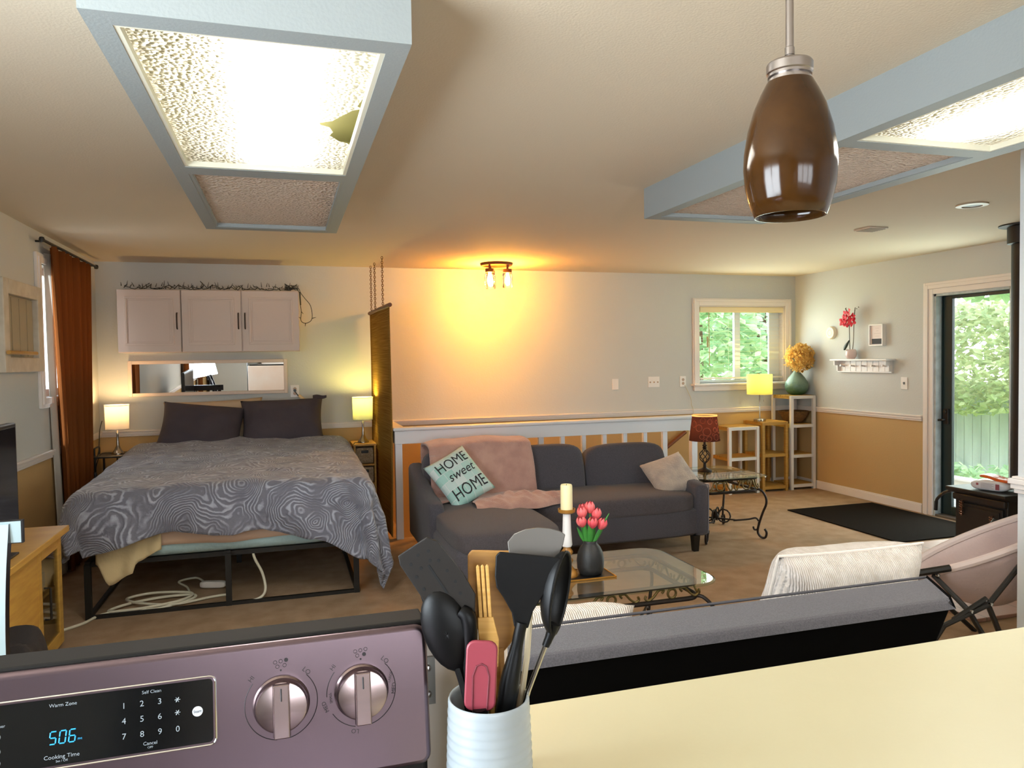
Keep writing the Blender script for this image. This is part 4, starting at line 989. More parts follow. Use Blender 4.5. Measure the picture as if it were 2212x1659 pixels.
# ------------------------------------------------------------------ wrought iron glass tables
def rrect(x0, x1, y0, y1, r, k=6):
    out = []
    for (cx, cy_, a0) in ((x1-r, y1-r, 0), (x0+r, y1-r, PI/2), (x0+r, y0+r, PI), (x1-r, y0+r, 1.5*PI)):
        for i in range(k+1): a = a0+PI/2*i/k; out.append((cx+r*math.cos(a), cy_+r*math.sin(a)))
    return out
M_tedge = mat('glass_edge_green', '#7fa08d', .15)
def glass_table(name, label, x0, x1, y0, y1, zt, zb, cr, inset, nscroll, leg_out):
    t = thing(name, label, 'table', ((x0+x1)/2, (y0+y1)/2, 0), 'wrought iron glass tables')
    out = rrect(x0, x1, y0, y1, cr); inn = rrect(x0+.012, x1-.012, y0+.012, y1-.012, cr-.012); k = len(out)
    b = one()
    b.add([(p[0], p[1], zt) for p in inn], [tuple(range(k))], 0)
    b.add([(p[0], p[1], zt) for p in inn]+[(p[0], p[1], zt-.004) for p in out]+[(p[0], p[1], zt-.010) for p in out], [(i, (i+1) % k, k+(i+1) % k, k+i) for i in range(k)]+[(k+i, k+(i+1) % k, 2*k+(i+1) % k, 2*k+i) for i in range(k)], 1)
    b.build('glass_top', [M_tglass, glassmat('glass_bevel', (.72, .86, .78), 1.6)], t)
    fx0, fx1, fy0, fy1 = x0+inset, x1-inset, y0+inset, y1-inset
    b = one(); b.tube([(p[0], p[1], zt-.022) for p in rrect(fx0, fx1, fy0, fy1, .07)], .011, 8, closed=True); b.build('upper_rail', [M_iron], t, smooth=True)
    b = one(); b.tube([(p[0], p[1], zb) for p in rrect(fx0, fx1, fy0, fy1, .07)], .012, 8, closed=True); b.build('lower_rail', [M_iron], t, smooth=True)
    for side, (pa, pb) in enumerate((((fx0, fy0), (fx1, fy0)), ((fx1, fy0), (fx1, fy1)), ((fx1, fy1), (fx0, fy1)), ((fx0, fy1), (fx0, fy0)))):
        b = one(); pa = Vector((*pa, 0)); pb = Vector((*pb, 0)); L = (pb-pa).length; d = (pb-pa)/L; zc = (zt-.022+zb)/2; hh = (zt-.022-zb)/2-.01
        n = max(1, round(L/.33))
        for q in range(n):
            c = pa+d*(L*(q+.5)/n); s = L/n*.5
            P = lambda a, z: (c.x+d.x*a, c.y+d.y*a, zc+z)
            b.tube([P(hh*.9*math.cos(a)-s*.0, hh*.9*math.sin(a)) for a in [2*PI*i/14 for i in range(14)]], .006, 6, closed=True)
            for sg in (-1, 1):
                b.tube(smooth_path([P(sg*s*.34, hh*.2), P(sg*s*.28, hh*.8), P(sg*s*.42, hh*.95), P(sg*s*.52, hh*.4), P(sg*s*.62, -hh*.3), P(sg*s*.78, -hh*.9), P(sg*s*.9, -hh*.5), P(sg*s*.86, hh*.1)], 4), .006, 6)
        b.build('scrollwork', [M_bronze], t, smooth=True)
    for sx in (-1, 1):
        for s2 in (-1, 1):
            c = Vector((fx0+.03 if sx < 0 else fx1-.03, fy0+.03 if s2 < 0 else fy1-.03, 0)); d = Vector((sx, s2, 0)).normalized(); h = zb
            pts = [(0, h), (.05, h+.003), (leg_out*.95, h-.05*h/.4), (leg_out, h-.11*h/.4), (leg_out*.72, h*.55), (leg_out*.42, h*.33), (leg_out*.28, h*.17), (leg_out*.36, .035), (leg_out*.62, .012), (leg_out*.92, .016), (leg_out*1.02, .055), (leg_out*.86, .085)]
            b = one(); b.tube(smooth_path([c+d*o+Vector((0, 0, z)) for o, z in pts], 4), .0095, 8)
            pts = [(leg_out*.36, h*.36), (leg_out*.1, h*.42), (-.05, h*.38), (-.17, h*.33)]
            b.tube(smooth_path([c+d*o+Vector((0, 0, z)) for o, z in pts], 4), .0075, 8)
            pts = [(leg_out*.38, h*.34), (leg_out*.28, h*.2), (leg_out*.0, h*.18), (-leg_out*.1, h*.24)]
            b.tube(smooth_path([c+d*o+Vector((0, 0, z)) for o, z in pts], 4), .0075, 8)
            b.build('leg', [M_iron], t, smooth=True)
    cx, cyy = (x0+x1)/2, (y0+y1)/2; b = one()
    for a in range(4):
        d = Vector((math.cos(a*PI/2+PI/4), math.sin(a*PI/2+PI/4), 0)); c = Vector((cx, cyy, zb*.40))+d*.07
        b.tube([c+d*(.055*math.cos(q))+Vector((0, 0, .055*math.sin(q))) for q in [2*PI*i/12 for i in range(12)]], .0065, 6, closed=True)
    L1 = (Vector((fx1, fy1, 0))-Vector((fx0, fy0, 0))).length/2-.2
    for a in ((fx1-cx, fy1-cyy), (fx1-cx, fy0-cyy)):
        d = Vector((*a, 0)).normalized(); b.tube([Vector((cx, cyy, zb*.34))-d*L1, Vector((cx, cyy, zb*.34))+d*L1], .007, 6)
    b.lathe([(0, zb*.30), (.02, zb*.32), (.03, zb*.38), (.02, zb*.46), (.008, zb*.52), (0, zb*.53)], (cx, cyy, 0), 12)
    b.build('stretcher', [M_iron], t, smooth=True)
    return t
glass_table('coffee_table', 'glass top coffee table with iron scrollwork on the vine rug',   .86, 1.965, 3.03, 3.745, .455, .365, .13, .085, 3, .11)
glass_table('end_table', 'small square glass top iron table at the right end of the sofa', 3.165, 3.80, 5.19, 5.87, .53, .405, .09, .07, 2, .095)
# tray, candle holder, candle, vase, tulips
tr = tag(one().build('decor_tray', [M_black]) if False else (lambda b: b.build('decor_tray', [M_blackp, mat('gold_edge', '#c08a3a', .3, metal=.8)], bevel=.002))(MB().bx(1.225, 1.505, 3.27, 3.44, .4555, .461, 0).bx(1.225, 1.505, 3.267, 3.27, .4555, .464, 1).bx(1.225, 1.505, 3.44, 3.443, .4555, .464, 1).bx(1.219, 1.225, 3.264, 3.446, .4555, .464, 1).bx(1.505, 1.511, 3.264, 3.446, .4555, .464, 1)), 'small black tray with gold rim on the coffee table', 'tray')
M_turn = mat('turned_oak', '#a8752f', .4, var=(10, '#8f6024', (1, 1, 6)))
ch = thing('candle_holder', 'tall wood and white candle holder on the coffee table', 'candle holder', (1.29, 3.355, .461))
b = one(); b.lathe([(0, .461), (.050, .461), (.050, .473), (.044, .485), (.026, .506), (.020, .518), (.029, .533), (.029, .54), (.018, .552), (.017, .558), (.028, .573), (.028, .582), (.018, .594), (.018, .605), (0, .605)], (1.29, 3.355, 0), 28); b.build('turned_base', [M_turn], ch, smooth=True, angle=60)
b = one(); b.lathe([(0, .605), (.022, .605), (.026, .615), (.024, .64), (.021, .70), (.019, .767), (0, .767)], (1.29, 3.355, 0), 24); b.build('white_stem', [M_white], ch, smooth=True, angle=60)
b = one(); b.lathe([(0, .767), (.030, .767), (.041, .773), (.043, .789), (.039, .789), (.037, .779), (0, .779)], (1.29, 3.355, 0), 28); b.build('candle_dish', [M_turn], ch, smooth=True, angle=40)
cn = thing('candle', 'cream pillar candle on the tall holder', 'candle', (1.29, 3.355, .779))
b = one(); b.lathe([(0, .779), (.029, .779), (.0295, .79), (.029, .90), (.026, .907), (.020, .903), (0, .899)], (1.29, 3.355, 0), 28); b.build('wax', [mat('cream_wax', '#efe3b0', .5)], cn, smooth=True, angle=60)
b = one(); b.tube([(1.29, 3.355, .899), (1.291, 3.355, .909)], .0015, 5); b.build('wick', [M_black], cn)
VX, VY = 1.41, 3.352
b = one(); b.lathe([(0, .461), (.050, .461), (.058, .468), (.065, .49), (.067, .53), (.062, .565), (.050, .592), (.036, .608), (.033, .616), (.036, .625), (.031, .625), (.028, .616), (.030, .606), (.045, .585), (.05, .54), (.04, .48), (0, .47)], (VX, VY, 0), 32)
tag(b.build('vase', [mat('matt_black_ceramic', '#1e1d1c', .5, bump=(200, .1))], smooth=True, angle=0), 'matt black vase of tulips on the coffee table', 'vase')
M_tul = mat('coral_tulip', '#ea5560', .5, var=(12, '#f27a78')); M_stem = mat('tulip_green', '#4c9a3c', .5, var=(9, '#2f7a35'))
tl = [(-.045, -.01, .765, 'high at the left of the bunch'), (.0, .0, .785, 'topmost of the bunch'), (.032, -.005, .752, 'high at the right of the bunch'), (-.056, -.03, .725, 'lowest at the left over the vase'), (-.003, -.04, .718, 'in front at the middle of the bunch'), (.05, -.03, .706, 'lowest at the right over the vase'), (-.022, .03, .77, 'behind the topmost bloom')]
for i, (dx, dy, z, where) in enumerate(tl):
    c = Vector((VX+dx, VY+dy, z)); r0 = Vector((VX+dx*.25, VY+dy*.25, .60))
    t = thing('tulip', 'coral tulip '+where, 'flower', tuple(r0), 'tulips in the black vase')
    ax = (c-r0).normalized(); q = Vector((0, 0, 1)).rotation_difference(ax).to_matrix().to_4x4()
    b = one()
    for k in range(6):
        a0 = k*PI/3
        def petal(u, v, a0=a0, k=k):
            a = a0+(u-.5)*1.5*math.sin(PI*min(1, .25+v*.62)); rr = (.0255 if k % 2 else .0225)*math.sin(PI*(.08+.74*v))**.8
            return q @ Vector((rr*math.cos(a), rr*math.sin(a), -.026+.058*v-.008*abs(u-.5)*v))+c
        b.grid(petal, 6, 8)
    b.build('bloom', [M_tul], t, smooth=True, angle=0)
    b = one(); b.tube(smooth_path([r0-Vector((0, 0, .08)), r0, r0.lerp(c, .6)+Vector((0, 0, .01)), c-ax*.024], 4), .003, 6); b.build('stem', [M_stem], t, smooth=True)
    b = one(); sd = Vector((dx*1.25+(.02 if i % 2 else -.02), dy*1.2-.012, 0))
    def leaf(u, v):
        p = r0.lerp(Vector((VX, VY, .70+.012*i))+sd*1.0, v); wv = .014*math.sin(PI*min(1, .15+v*.85))
        return p+Vector((wv*(2*u-1), .006*abs(2*u-1), 0))
    b.grid(leaf, 5, 8); b.build('leaf', [M_stem], t, smooth=True, angle=0)
# end table lamp
LX, LY = 3.425, 5.60
lt = thing('table_lamp', 'small lamp with brown ring patterned shade on the end table', 'lamp', (LX, LY, .53))
b = one(); b.lathe([(0, .53), (.058, .53), (.060, .537), (.052, .548), (.03, .556), (.014, .566), (.012, .60), (.009, .61), (0, .61)], (LX, LY, 0), 24)
for k in range(6):
    a0 = k*PI/3
    b.tube([(LX+(.006+.040*math.sin(PI*s))*math.cos(a0+2.2*s), LY+(.006+.040*math.sin(PI*s))*math.sin(a0+2.2*s), .60+.125*s) for s in [i/12 for i in range(13)]], .004, 6)
b.lathe([(0, .72), (.012, .722), (.02, .735), (.012, .742), (.022, .755), (.010, .765), (.010, .80), (0, .80)], (LX, LY, 0), 16)
b.build('lamp_base', [M_iron], lt, smooth=True, angle=50)
b = one(); N_ = 48
def shp(a, v, o=0.0): r_ = .130-.026*v+o; return Vector((LX+r_*math.cos(a), LY+r_*math.sin(a), .797+.21*v))
b.grid(lambda u, v: shp(2*PI*u, v), N_, 5, cu=True, m=0)
rr_ = random.Random(21)
for (deg, v, R, wd) in [(262, .80, .024, .3), (248, .40, .036, .18), (285, .47, .022, .3), (300, .78, .020, .3), (231, .85, .026, .2), (288, .17, .026, .15), (256, .12, .022, .2), (272, .94, .012, .3), (228, .20, .020, .2), (314, .45, .030, .2), (318, .15, .014, .25), (215, .55, .03, .2), (240, .05, .014, .2), (275, .28, .012, .3)] + [(20+k*27+rr_.uniform(-6, 6), rr_.uniform(.1, .9), rr_.uniform(.014, .034), .22) for k in range(7)]:
    n = 28; vs = []
    for q in range(n):
        an = 2*PI*q/n
        for rad in (R, R*(1-wd)):
            vv = v+rad*math.sin(an)/.21
            vs.append(shp(math.radians(deg)+rad*math.cos(an)/.118, min(.985, max(.012, vv)), .0006))
    b.add(vs, [(2*q, 2*((q+1) % n), 2*((q+1) % n)+1, 2*q+1) for q in range(n)], 1)
b.build('lamp_shade', [shademat('brown_ring_shade', '#35221f', .5, col2='#3a1f1c'), shademat('ring_print', '#c8866b', .7, col2='#f3a878')], lt, smooth=True, angle=0)
b = one(); b.lathe([(.1045, 1.004), (.106, 1.004), (.106, 1.017), (.1045, 1.017)], (LX, LY, 0), 40, caps=False); b.build('shade_rim', [shademat('rim_cream', '#f2c489', .6)], lt, smooth=True)
b = one(); b.lathe([(0, .80), (.013, .802), (.014, .82), (.027, .855), (.02, .885), (0, .893)], (LX, LY, 0), 14); b.build('bulb', [M_bulb], lt, smooth=True)
l = point('table_lamp_light', (LX, LY, .90), 2.2, (1.0, .55, .25), .03); l.parent = lt; l.location = (0, 0, .40)

# ------------------------------------------------------------------ corner shelving
M_shelfw = mat('shelf_white', '#ddd8d2', .5)
def shelf_unit(label, x0, x1, h, levels, mp):
    y0, y1, p = 7.035, 7.395, .034
    t = thing('shelf_unit', label, 'shelf', ((x0+x1)/2, 7.215, 0), 'corner shelf units')
    for xx in (x0, x1-p):
        for yy in (y0, y1-p): b = one(); b.bx(xx, xx+p, yy, yy+p, 0, h); b.build('post', [mp], t, bevel=.002)
    for z in levels:
        for yy in (y0+.004, y1-p+.004): b = one(); b.bx(x0+p, x1-p, yy, yy+.024, z-.034, z); b.build('rail', [mp], t, bevel=.002)
        b = one(); n = 7; st = (y1-y0-.012)/n
        for i in range(n): b.bx(x0+.004 if z >= h-.001 else x0+p*.2, x1-.004 if z >= h-.001 else x1-p*.2, y0+.03+(y1-y0-.06)*i/n, y0+.03+(y1-y0-.06)*(i+.86)/n, z-.012, z+.004)
        for xx in (x0+.006, x1-.028): b.bx(xx, xx+.022, y0+p, y1-p, z-.034, z-.012)
        b.build('shelf_board', [M_natural], t)
    return t
shelf_unit('lowest white shelf unit with wood shelves nearest the sofa', 4.605, 4.99, .735, (.735, .40, .06), M_shelfw)
shelf_unit('natural wood shelf unit holding the yellow lamp', 5.03, 5.365, .775, (.775, .42, .06), M_natural)
shelf_unit('tallest white shelf unit in the room corner', 5.405, 5.735, 1.058, (1.058, .735, .395, .06), M_shelfw)
ll = thing('table_lamp', 'chrome lamp with glowing yellow drum shade on the wood shelf', 'lamp', (5.09, 7.17, .779))
b = one(); b.lathe([(0, .779), (.066, .779), (.067, .785), (.067, .803), (.06, .808), (.010, .81), (.007, .815), (.007, 1.11), (.012, 1.12), (.012, 1.15), (0, 1.15)], (5.09, 7.17, 0), 28); b.build('lamp_base', [M_nickel], ll, smooth=True, angle=40)
b = one(); b.lathe([(.136, 1.083), (.138, 1.083), (.138, 1.307), (.136, 1.307)], (5.09, 7.17, 0), 40, caps=False); b.build('lamp_shade', [shademat('yellow_lit_shade', '#e3d893', .55, col2='#a89c55')], ll, smooth=True, angle=60)
b = one(); b.tube([(5.12, 7.15, 1.12), (5.125, 7.148, 1.02)], .0012, 4); b.lathe([(0, 1.0), (.004, 1.002), (.003, 1.02), (0, 1.02)], (5.125, 7.148, 0), 8); b.build('pull_chain', [M_nickel], ll)
b = one(); b.lathe([(0, 1.15), (.014, 1.152), (.027, 1.19), (.027, 1.205), (.015, 1.23), (0, 1.235)], (5.09, 7.17, 0), 14); b.build('bulb', [M_bulb], ll, smooth=True)
l = point('table_lamp_light', (5.09, 7.17, 1.215), 10.0, (1.0, .80, .20), .03); l.parent = ll; l.location = (0, 0, .455)
def greenvase():
    m = mat('green_glazed_ceramic', '#8aa089', .28, bump=(120, .2)); n = m.node_tree.nodes; l = m.node_tree.links
    t = n.new('ShaderNodeTexCoord'); s = n.new('ShaderNodeSeparateXYZ'); r_ = n.new('ShaderNodeValToRGB'); x = n.new('ShaderNodeTexNoise'); x.inputs['Scale'].default_value = 40
    a = n.new('ShaderNodeMath'); a.operation = 'MULTIPLY_ADD'; a.inputs[1].default_value = .06; l.new(t.outputs['Object'], s.inputs[0]); l.new(t.outputs['Object'], x.inputs['Vector']); l.new(x.outputs['Fac'], a.inputs[0]); l.new(s.outputs['Z'], a.inputs[2])
    mr_ = n.new('ShaderNodeMapRange'); mr_.inputs['From Min'].default_value = 1.08; mr_.inputs['From Max'].default_value = 1.36; l.new(a.outputs[0], mr_.inputs[0])
    e = r_.color_ramp.elements; e[0].position = .1; e[0].color = (*lin('#1c4a2a'), 1); e[1].position = .6; e[1].color = (*lin('#71897a'), 1)
    l.new(mr_.outputs[0], r_.inputs[0]); l.new(r_.outputs[0], n['Principled BSDF'].inputs['Base Color']); return m
b = one(); GX, GY = 5.605, 7.20; b.lathe([(0, 1.062), (.06, 1.062), (.095, 1.08), (.122, 1.12), (.130, 1.165), (.120, 1.21), (.09, 1.26), (.052, 1.305), (.032, 1.33), (.028, 1.342), (.022, 1.34), (.03, 1.31), (.07, 1.25), (.1, 1.17), (.07, 1.09), (0, 1.075)], (GX, GY, 0), 36)
tag(b.build('vase', [greenvase()], smooth=True, angle=0), 'green teardrop vase on top of the tallest corner shelf', 'vase')
df = thing('dried_flowers', 'golden dried flower ball in the green corner vase', 'flowers', (GX, GY, 1.34))
r = random.Random(11); b = one(); cc = Vector((GX+.0, GY-.05, 1.49))
for i in range(260):
    d = Vector((r.gauss(0, 1), r.gauss(0, 1), r.gauss(0, 1))).normalized(); p = cc+Vector((d.x*.142, d.y*.14, d.z*.15))*r.uniform(.60, 1.10)
    if p.x > 5.75: p.x = 5.745
    q = (d+Vector((r.uniform(-.6, .6), r.uniform(-.6, .6), r.uniform(-.6, .6)))).to_track_quat('Z', 'Y').to_matrix(); s = r.uniform(.022, .036); ro = r.uniform(0, 3)
    for k in range(4):
        a = ro+k*PI/2; b.add([p+q @ Vector((s*1.2*math.cos(a+o)*rr, s*1.2*math.sin(a+o)*rr, zz*s)) for o, rr, zz in ((0, .1, 0), (-.5, .8, .3), (0, 1.2, .1), (.5, .8, .3))], [(0, 1, 2, 3)])
for pp in ((-.07, -.02, -.12), (.08, -.03, -.13), (.0, -.05, -.16)):
    for k in range(8): q = Euler((r.uniform(0, 6), r.uniform(0, 6), 0)).to_matrix(); b.add([cc+Vector(pp)+q @ Vector(t)*.028 for t in ((-.5, -.5, 0), (.5, -.5, .2), (.5, .5, 0), (-.5, .5, .2))], [(0, 1, 2, 3)])
b.build('petals', [shademat('golden_dried_petal', '#e0b769', .4)], df)
b = one()
for k in range(5): b.tube([(GX+.008*math.cos(k), GY+.008*math.sin(k), 1.30), (cc.x+.06*math.cos(k*1.3), cc.y+.06*math.sin(k*1.3), 1.42)], .003, 5)
b.build('stems', [M_natural], df)
b = one(); b.lathe([(0, .741), (.085, .741), (.115, .775), (.150, .83), (.163, .872), (.168, .876), (.160, .88), (.145, .84), (.11, .785), (.08, .752), (0, .752)], (5.575, 7.215, 0), 40)
tag(b.build('basket', [mat('woven_basket', '#7a5526', .9, bump=(110, 1.0), var=(50, '#5d3f1c'))], smooth=True, angle=0), 'round woven bowl basket on the tall corner shelf', 'basket')

# ------------------------------------------------------------------ things on the right wall
MR = rotm('Y', -PI/2)
sd = thing('smoke_detector', 'round cream smoke detector on the right wall', 'smoke detector', (XR, 6.80, 1.754))
b = one(); b.lathe([(0, 0), (.070, 0), (.070, .018), (.060, .034), (.03, .036), (0, .036)], (XR, 6.80, 1.754), 32, M=MR); b.build('cover', [mat('detector_cream', '#ece0c8', .5)], sd, smooth=True, angle=50)
b = one(); b.lathe([(.028, .0365), (.031, .0375), (.034, .0365)], (XR, 6.80, 1.754), 24, M=MR, caps=False); b.build('vent_ring', [mat('detector_grey', '#c9b9a0', .5)], sd)
rk = thing('wall_rack', 'white wall shelf with five pegs on the right wall', 'rack', (XR, 6.32, 1.34))
b = one(); b.bx(XR-.115, XR, 5.915, 6.71, 1.448, 1.466); b.build('shelf_top', [M_white], rk, bevel=.004)
b = one(); b.bx(XR-.014, XR, 5.95, 6.67, 1.335, 1.448)
for i in range(9): b.bx(XR-.018, XR-.014, 5.955+i*.079, 5.955+i*.079+.074, 1.338, 1.446)
b.bx(XR-.03, XR, 5.935, 6.685, 1.325, 1.338); b.build('beadboard', [M_white], rk, bevel=.002)
for yy in (5.945, 6.66): b = one(); b.bx(XR-.09, XR-.014, yy, yy+.018, 1.40, 1.448); b.bx(XR-.05, XR-.014, yy, yy+.018, 1.34, 1.40); b.build('bracket', [M_white], rk, bevel=.003)
for k in range(5): yy = 6.02+k*.145; b = one(); b.tube([(XR-.014, yy, 1.392), (XR-.06, yy, 1.398), (XR-.068, yy, 1.399)], [.009, .008, .012], 10); b.build('peg', [mat('peg_white', '#d9cfc9', .4)], rk, smooth=True)
oy = 6.44; ox = XR-.07
b = one(); b.lathe([(0, 1.468), (.036, 1.468), (.052, 1.49), (.057, 1.52), (.052, 1.55), (.044, 1.568), (.040, 1.566), (.048, 1.52), (0, 1.50)], (ox, oy, 0), 28); tag(b.build('flower_pot', [mat('blush_glazed_pot', '#e6cfcb', .2)], smooth=True, angle=0), 'white glazed pot of the red orchid on the wall shelf', 'pot')
oc = thing('orchid', 'red artificial orchid in the white pot on the wall shelf', 'plant', (ox, oy, 1.55))
for k, dy in enumerate((-.03, .025)):
    b = one(); b.tube(smooth_path([(ox, oy+dy*.4, 1.50), (ox+.005, oy+dy, 1.65), (ox+.005, oy+dy*1.2, 1.80), (ox, oy+dy*1.5-.005, 1.93), (ox-.015, oy+dy*2.6, 2.0)], 5), .004, 6)
    for q in range(3): b.lathe([(0, 0), (.006, .006), (0, .014)], (ox-.012+.01*q, oy+dy*(2.3+.5*q), 1.965+.016*q), 8)
    b.build('stem', [mat('orchid_stem', '#4a3a22', .5)], oc, smooth=True)
r = random.Random(3)
for k, (dy, dz) in enumerate(((.05, 1.93), (-.02, 1.95), (.03, 1.88), (-.045, 1.90), (.065, 1.86), (-.01, 1.85), (-.05, 1.855))):
    b = one(); q = Euler((r.uniform(-.5, .5), r.uniform(-.4, .4), r.uniform(-.6, .6))).to_matrix(); c = Vector((ox-.035-.012*(k % 3), oy+dy, dz))
    for j in range(5):
        a = j*2*PI/5+k
        def pet(u, v, a=a):
            rr = .010+.045*v; wv = .020*math.sin(PI*min(1, .1+.85*v)); y = rr*math.cos(a)-wv*(2*u-1)*math.sin(a); z = rr*math.sin(a)+wv*(2*u-1)*math.cos(a)
            return c+q @ Vector((-.012*v+.01*v*v+.006*abs(2*u-1), y, z))
        b.grid(pet, 4, 5)
    b.lathe([(0, -.012), (.01, -.004), (.006, .008), (0, .012)], c+Vector((-.012, 0, 0)), 8)
    b.build('bloom', [mat('red_orchid_petal', '#d5173a', .5, var=(20, '#ea4350'))], oc, smooth=True, angle=0)
b = one(); b.grid(lambda u, v: Vector((ox-.04-.03*v+.01*(2*u-1)**2, oy+.004+.055*math.sin(v*1.7)*.75+.026*(2*u-1)*math.sin(PI*min(1, .15+.85*(1-v)))-.02, 1.665-.105*v)), 7, 10); b.build('leaf', [mat('dark_leaf', '#17291a', .35)], oc, smooth=True, solid=.002)
pf = thing('picture_frame', 'small white framed print above the wall shelf', 'picture', (XR, 6.128, 1.6))
b = one(); y0, y1, z0, z1 = 6.036, 6.221, 1.598, 1.815
for (a0, a1, c0, c1) in ((y0, y0+.012, z0, z1), (y1-.012, y1, z0, z1), (y0+.012, y1-.012, z0, z0+.012), (y0+.012, y1-.012, z1-.012, z1)): b.bx(XR-.045, XR, a0, a1, c0, c1)
b.build('frame', [M_white], pf, bevel=.002)
b = one(); b.bx(XR-.03, XR-.028, y0+.01, y1-.01, z0+.01, z1-.01); b.build('print', [mat('print_blush', '#e3d5d2', .7)], pf)
b = one(); b.bx(XR-.0318, XR-.0302, y0+.025, y1-.03, z0+.018, z0+.072); b.build('dark_panel', [mat('print_dark', '#2b292c', .7)], pf)
b = one()
for i, wd in enumerate((.05, .03, .09, .06)): b.bx(XR-.0316, XR-.0302, 6.12-wd/2, 6.12+wd/2, 1.775-i*.027, 1.777-i*.027)
b.build('faint_lines', [mat('print_grey', '#b9a9a6', .7)], pf)
plate('light_switch', 'single toggle switch plate on the right wall near the door', (XR, 5.802, 1.226), 1, .08, .12, 'toggle')

# ------------------------------------------------------------------ wood stove on its tiled hearth
def tilemat():
    m = mat('hearth_tile', '#b08a7c', .5, bump=(40, .15)); n = m.node_tree.nodes; l = m.node_tree.links
    t = n.new('ShaderNodeTexCoord'); br = n.new('ShaderNodeTexBrick'); br.offset = 0; br.inputs['Scale'].default_value = 3.2; br.inputs['Brick Width'].default_value = 1; br.inputs['Row Height'].default_value = 1; br.inputs['Mortar Size'].default_value = .015
    br.inputs['Color1'].default_value = (*lin('#b48d7e'), 1); br.inputs['Color2'].default_value = (*lin('#a98474'), 1); br.inputs['Mortar'].default_value = (*lin('#8a7467'), 1)
    l.new(t.outputs['Object'], br.inputs['Vector']); l.new(br.outputs[0], n['Principled BSDF'].inputs['Base Color']); return m
hb = one(); hb.bx(3.68, 5.74, 3.19, 4.66, 0, .022); structure(hb.build('floor_hearth', [tilemat()], bevel=.004))
M_cast = mat('black_cast_iron', '#16120f', .55, bump=(150, .15))
sv = thing('wood_stove', 'black wood stove on the tiled hearth beside the entry door', 'stove', (5.0, 4.08, .022))
b = one(); b.bx(4.72, 5.32, 3.86, 4.28, .10, .49); b.bx(4.74, 5.30, 3.89, 4.25, .022, .10); b.build('body', [M_cast], sv, bevel=.008)
b = one(); b.prism([(4.655, .515), (4.655, .535), (5.36, .535), (5.36, .515), (5.33, .49), (4.70, .49)], 3.83, 4.31, Matrix(((1, 0, 0, 0), (0, 0, 1, 0), (0, 1, 0, 0), (0, 0, 0, 1)))); b.build('top_plate', [M_cast], sv, bevel=.006)
b = one(); b.bx(4.700, 4.72, 3.885, 4.255, .12, .425); b.bx(4.692, 4.70, 3.905, 4.235, .14, .405); b.build('door', [M_cast], sv, bevel=.004)
b = one(); b.bx(4.69, 4.72, 3.86, 4.28, .44, .49); b.build('front_lip', [M_cast], sv, bevel=.01)
M_coil = mat('copper_coil', '#8f6a55', .3, metal=.9)
for (yy, zz) in ((4.185, .395), (3.945, .325)):
    b = one(); pts = [(4.672+.012*math.cos(a), yy+.012*math.sin(a), zz+.05-a*.0027) for a in [i*.6 for i in range(62)]]; b.tube(pts, .004, 6); b.tube([(4.70, yy, zz+.05), (4.672, yy, zz+.05), (4.672, yy, zz-.06)], .005, 6); b.build('coil_handle', [M_coil], sv, smooth=True)
b = one(); b.tube(smooth_path([(4.72, 4.30, .50), (4.70, 4.36, .47), (4.68, 4.40, .42), (4.68, 4.41, .39)], 4), .011, 8); b.tube([(4.68, 4.41, .40), (4.68, 4.415, .33)], .013, 8); b.build('side_handle', [M_black], sv, smooth=True)
pp = thing('stove_pipe', 'black stove pipe rising to the ceiling at far right', 'pipe', (5.16, 4.11, .535))
b = one(); b.tube([(5.16, 4.11, .535), (5.16, 4.11, 2.34)], .078, 20); b.build('pipe', [M_cast], pp, smooth=True)
b = one(); b.lathe([(.08, 2.30), (.105, 2.305), (.105, 2.425), (.16, 2.43), (.16, H), (0, H)], (5.16, 4.11, 0), 28); b.build('ceiling_collar', [M_cast], pp, smooth=True, angle=40)
Mk = T(4.80, 4.045, .535) @ rotm('Z', 1.85)
wp = thing('wipes_pack', 'white plastic pack lying on the black stove', 'package', (4.80, 4.045, .535))
b = one(); b.cushion((0, 0, .036), (.25, .15, .072), 5, 8, M=None, fn=lambda u, p: Vector((p.x, p.y, p.z*(1-.5*abs(u.x)**5)))); b.v = [Mk @ v_ for v_ in b.v]; b.build('wrapper', [mat('white_film', '#dcdcdf', .25)], wp, smooth=True)
b = one()
def onp(x, y, h=.0735): return Mk @ Vector((x, y, h))
for i, (x0, x1, yy) in enumerate(((-.06, .05, .062), (-.06, .03, .052), (-.06, .05, .04))): pass
Ms = Mk @ T(0, .0765, .036) @ rotm('X', -PI/2) @ rotm('Z', PI)
for i in range(5): b.bx(-.045, .04-.012*(i % 2), -.016+i*.008, -.013+i*.008, -.001, .0008, M=Ms)
b.build('print_lines', [mat('pack_grey_print', '#a9a2a4', .5)], wp)
b = one(); b.bx(.052, .076, -.02, .02, -.001, .001, M=Ms); b.bx(-.075, -.06, .0, .016, -.001, .001, M=Ms); b.build('coloured_marks', [mat('pack_red_mark', '#8f4a52', .5)], wp)
b = one(); b.cushion((0, 0, .085), (.22, .12, .026), 4, 8, fn=lambda u, p: Vector((p.x, p.y, p.z+.01*math.sin(u.x*2.5)))); Mo = T(4.83, 4.03, .535) @ rotm('Z', 1.75); b.v = [Mo @ (v_) for v_ in b.v]
tag(b.build('snack_pack', [mat('orange_film', '#d9601f', .25, bump=(30, .4))], smooth=True), 'orange foil pack lying on the white pack on the stove', 'package')
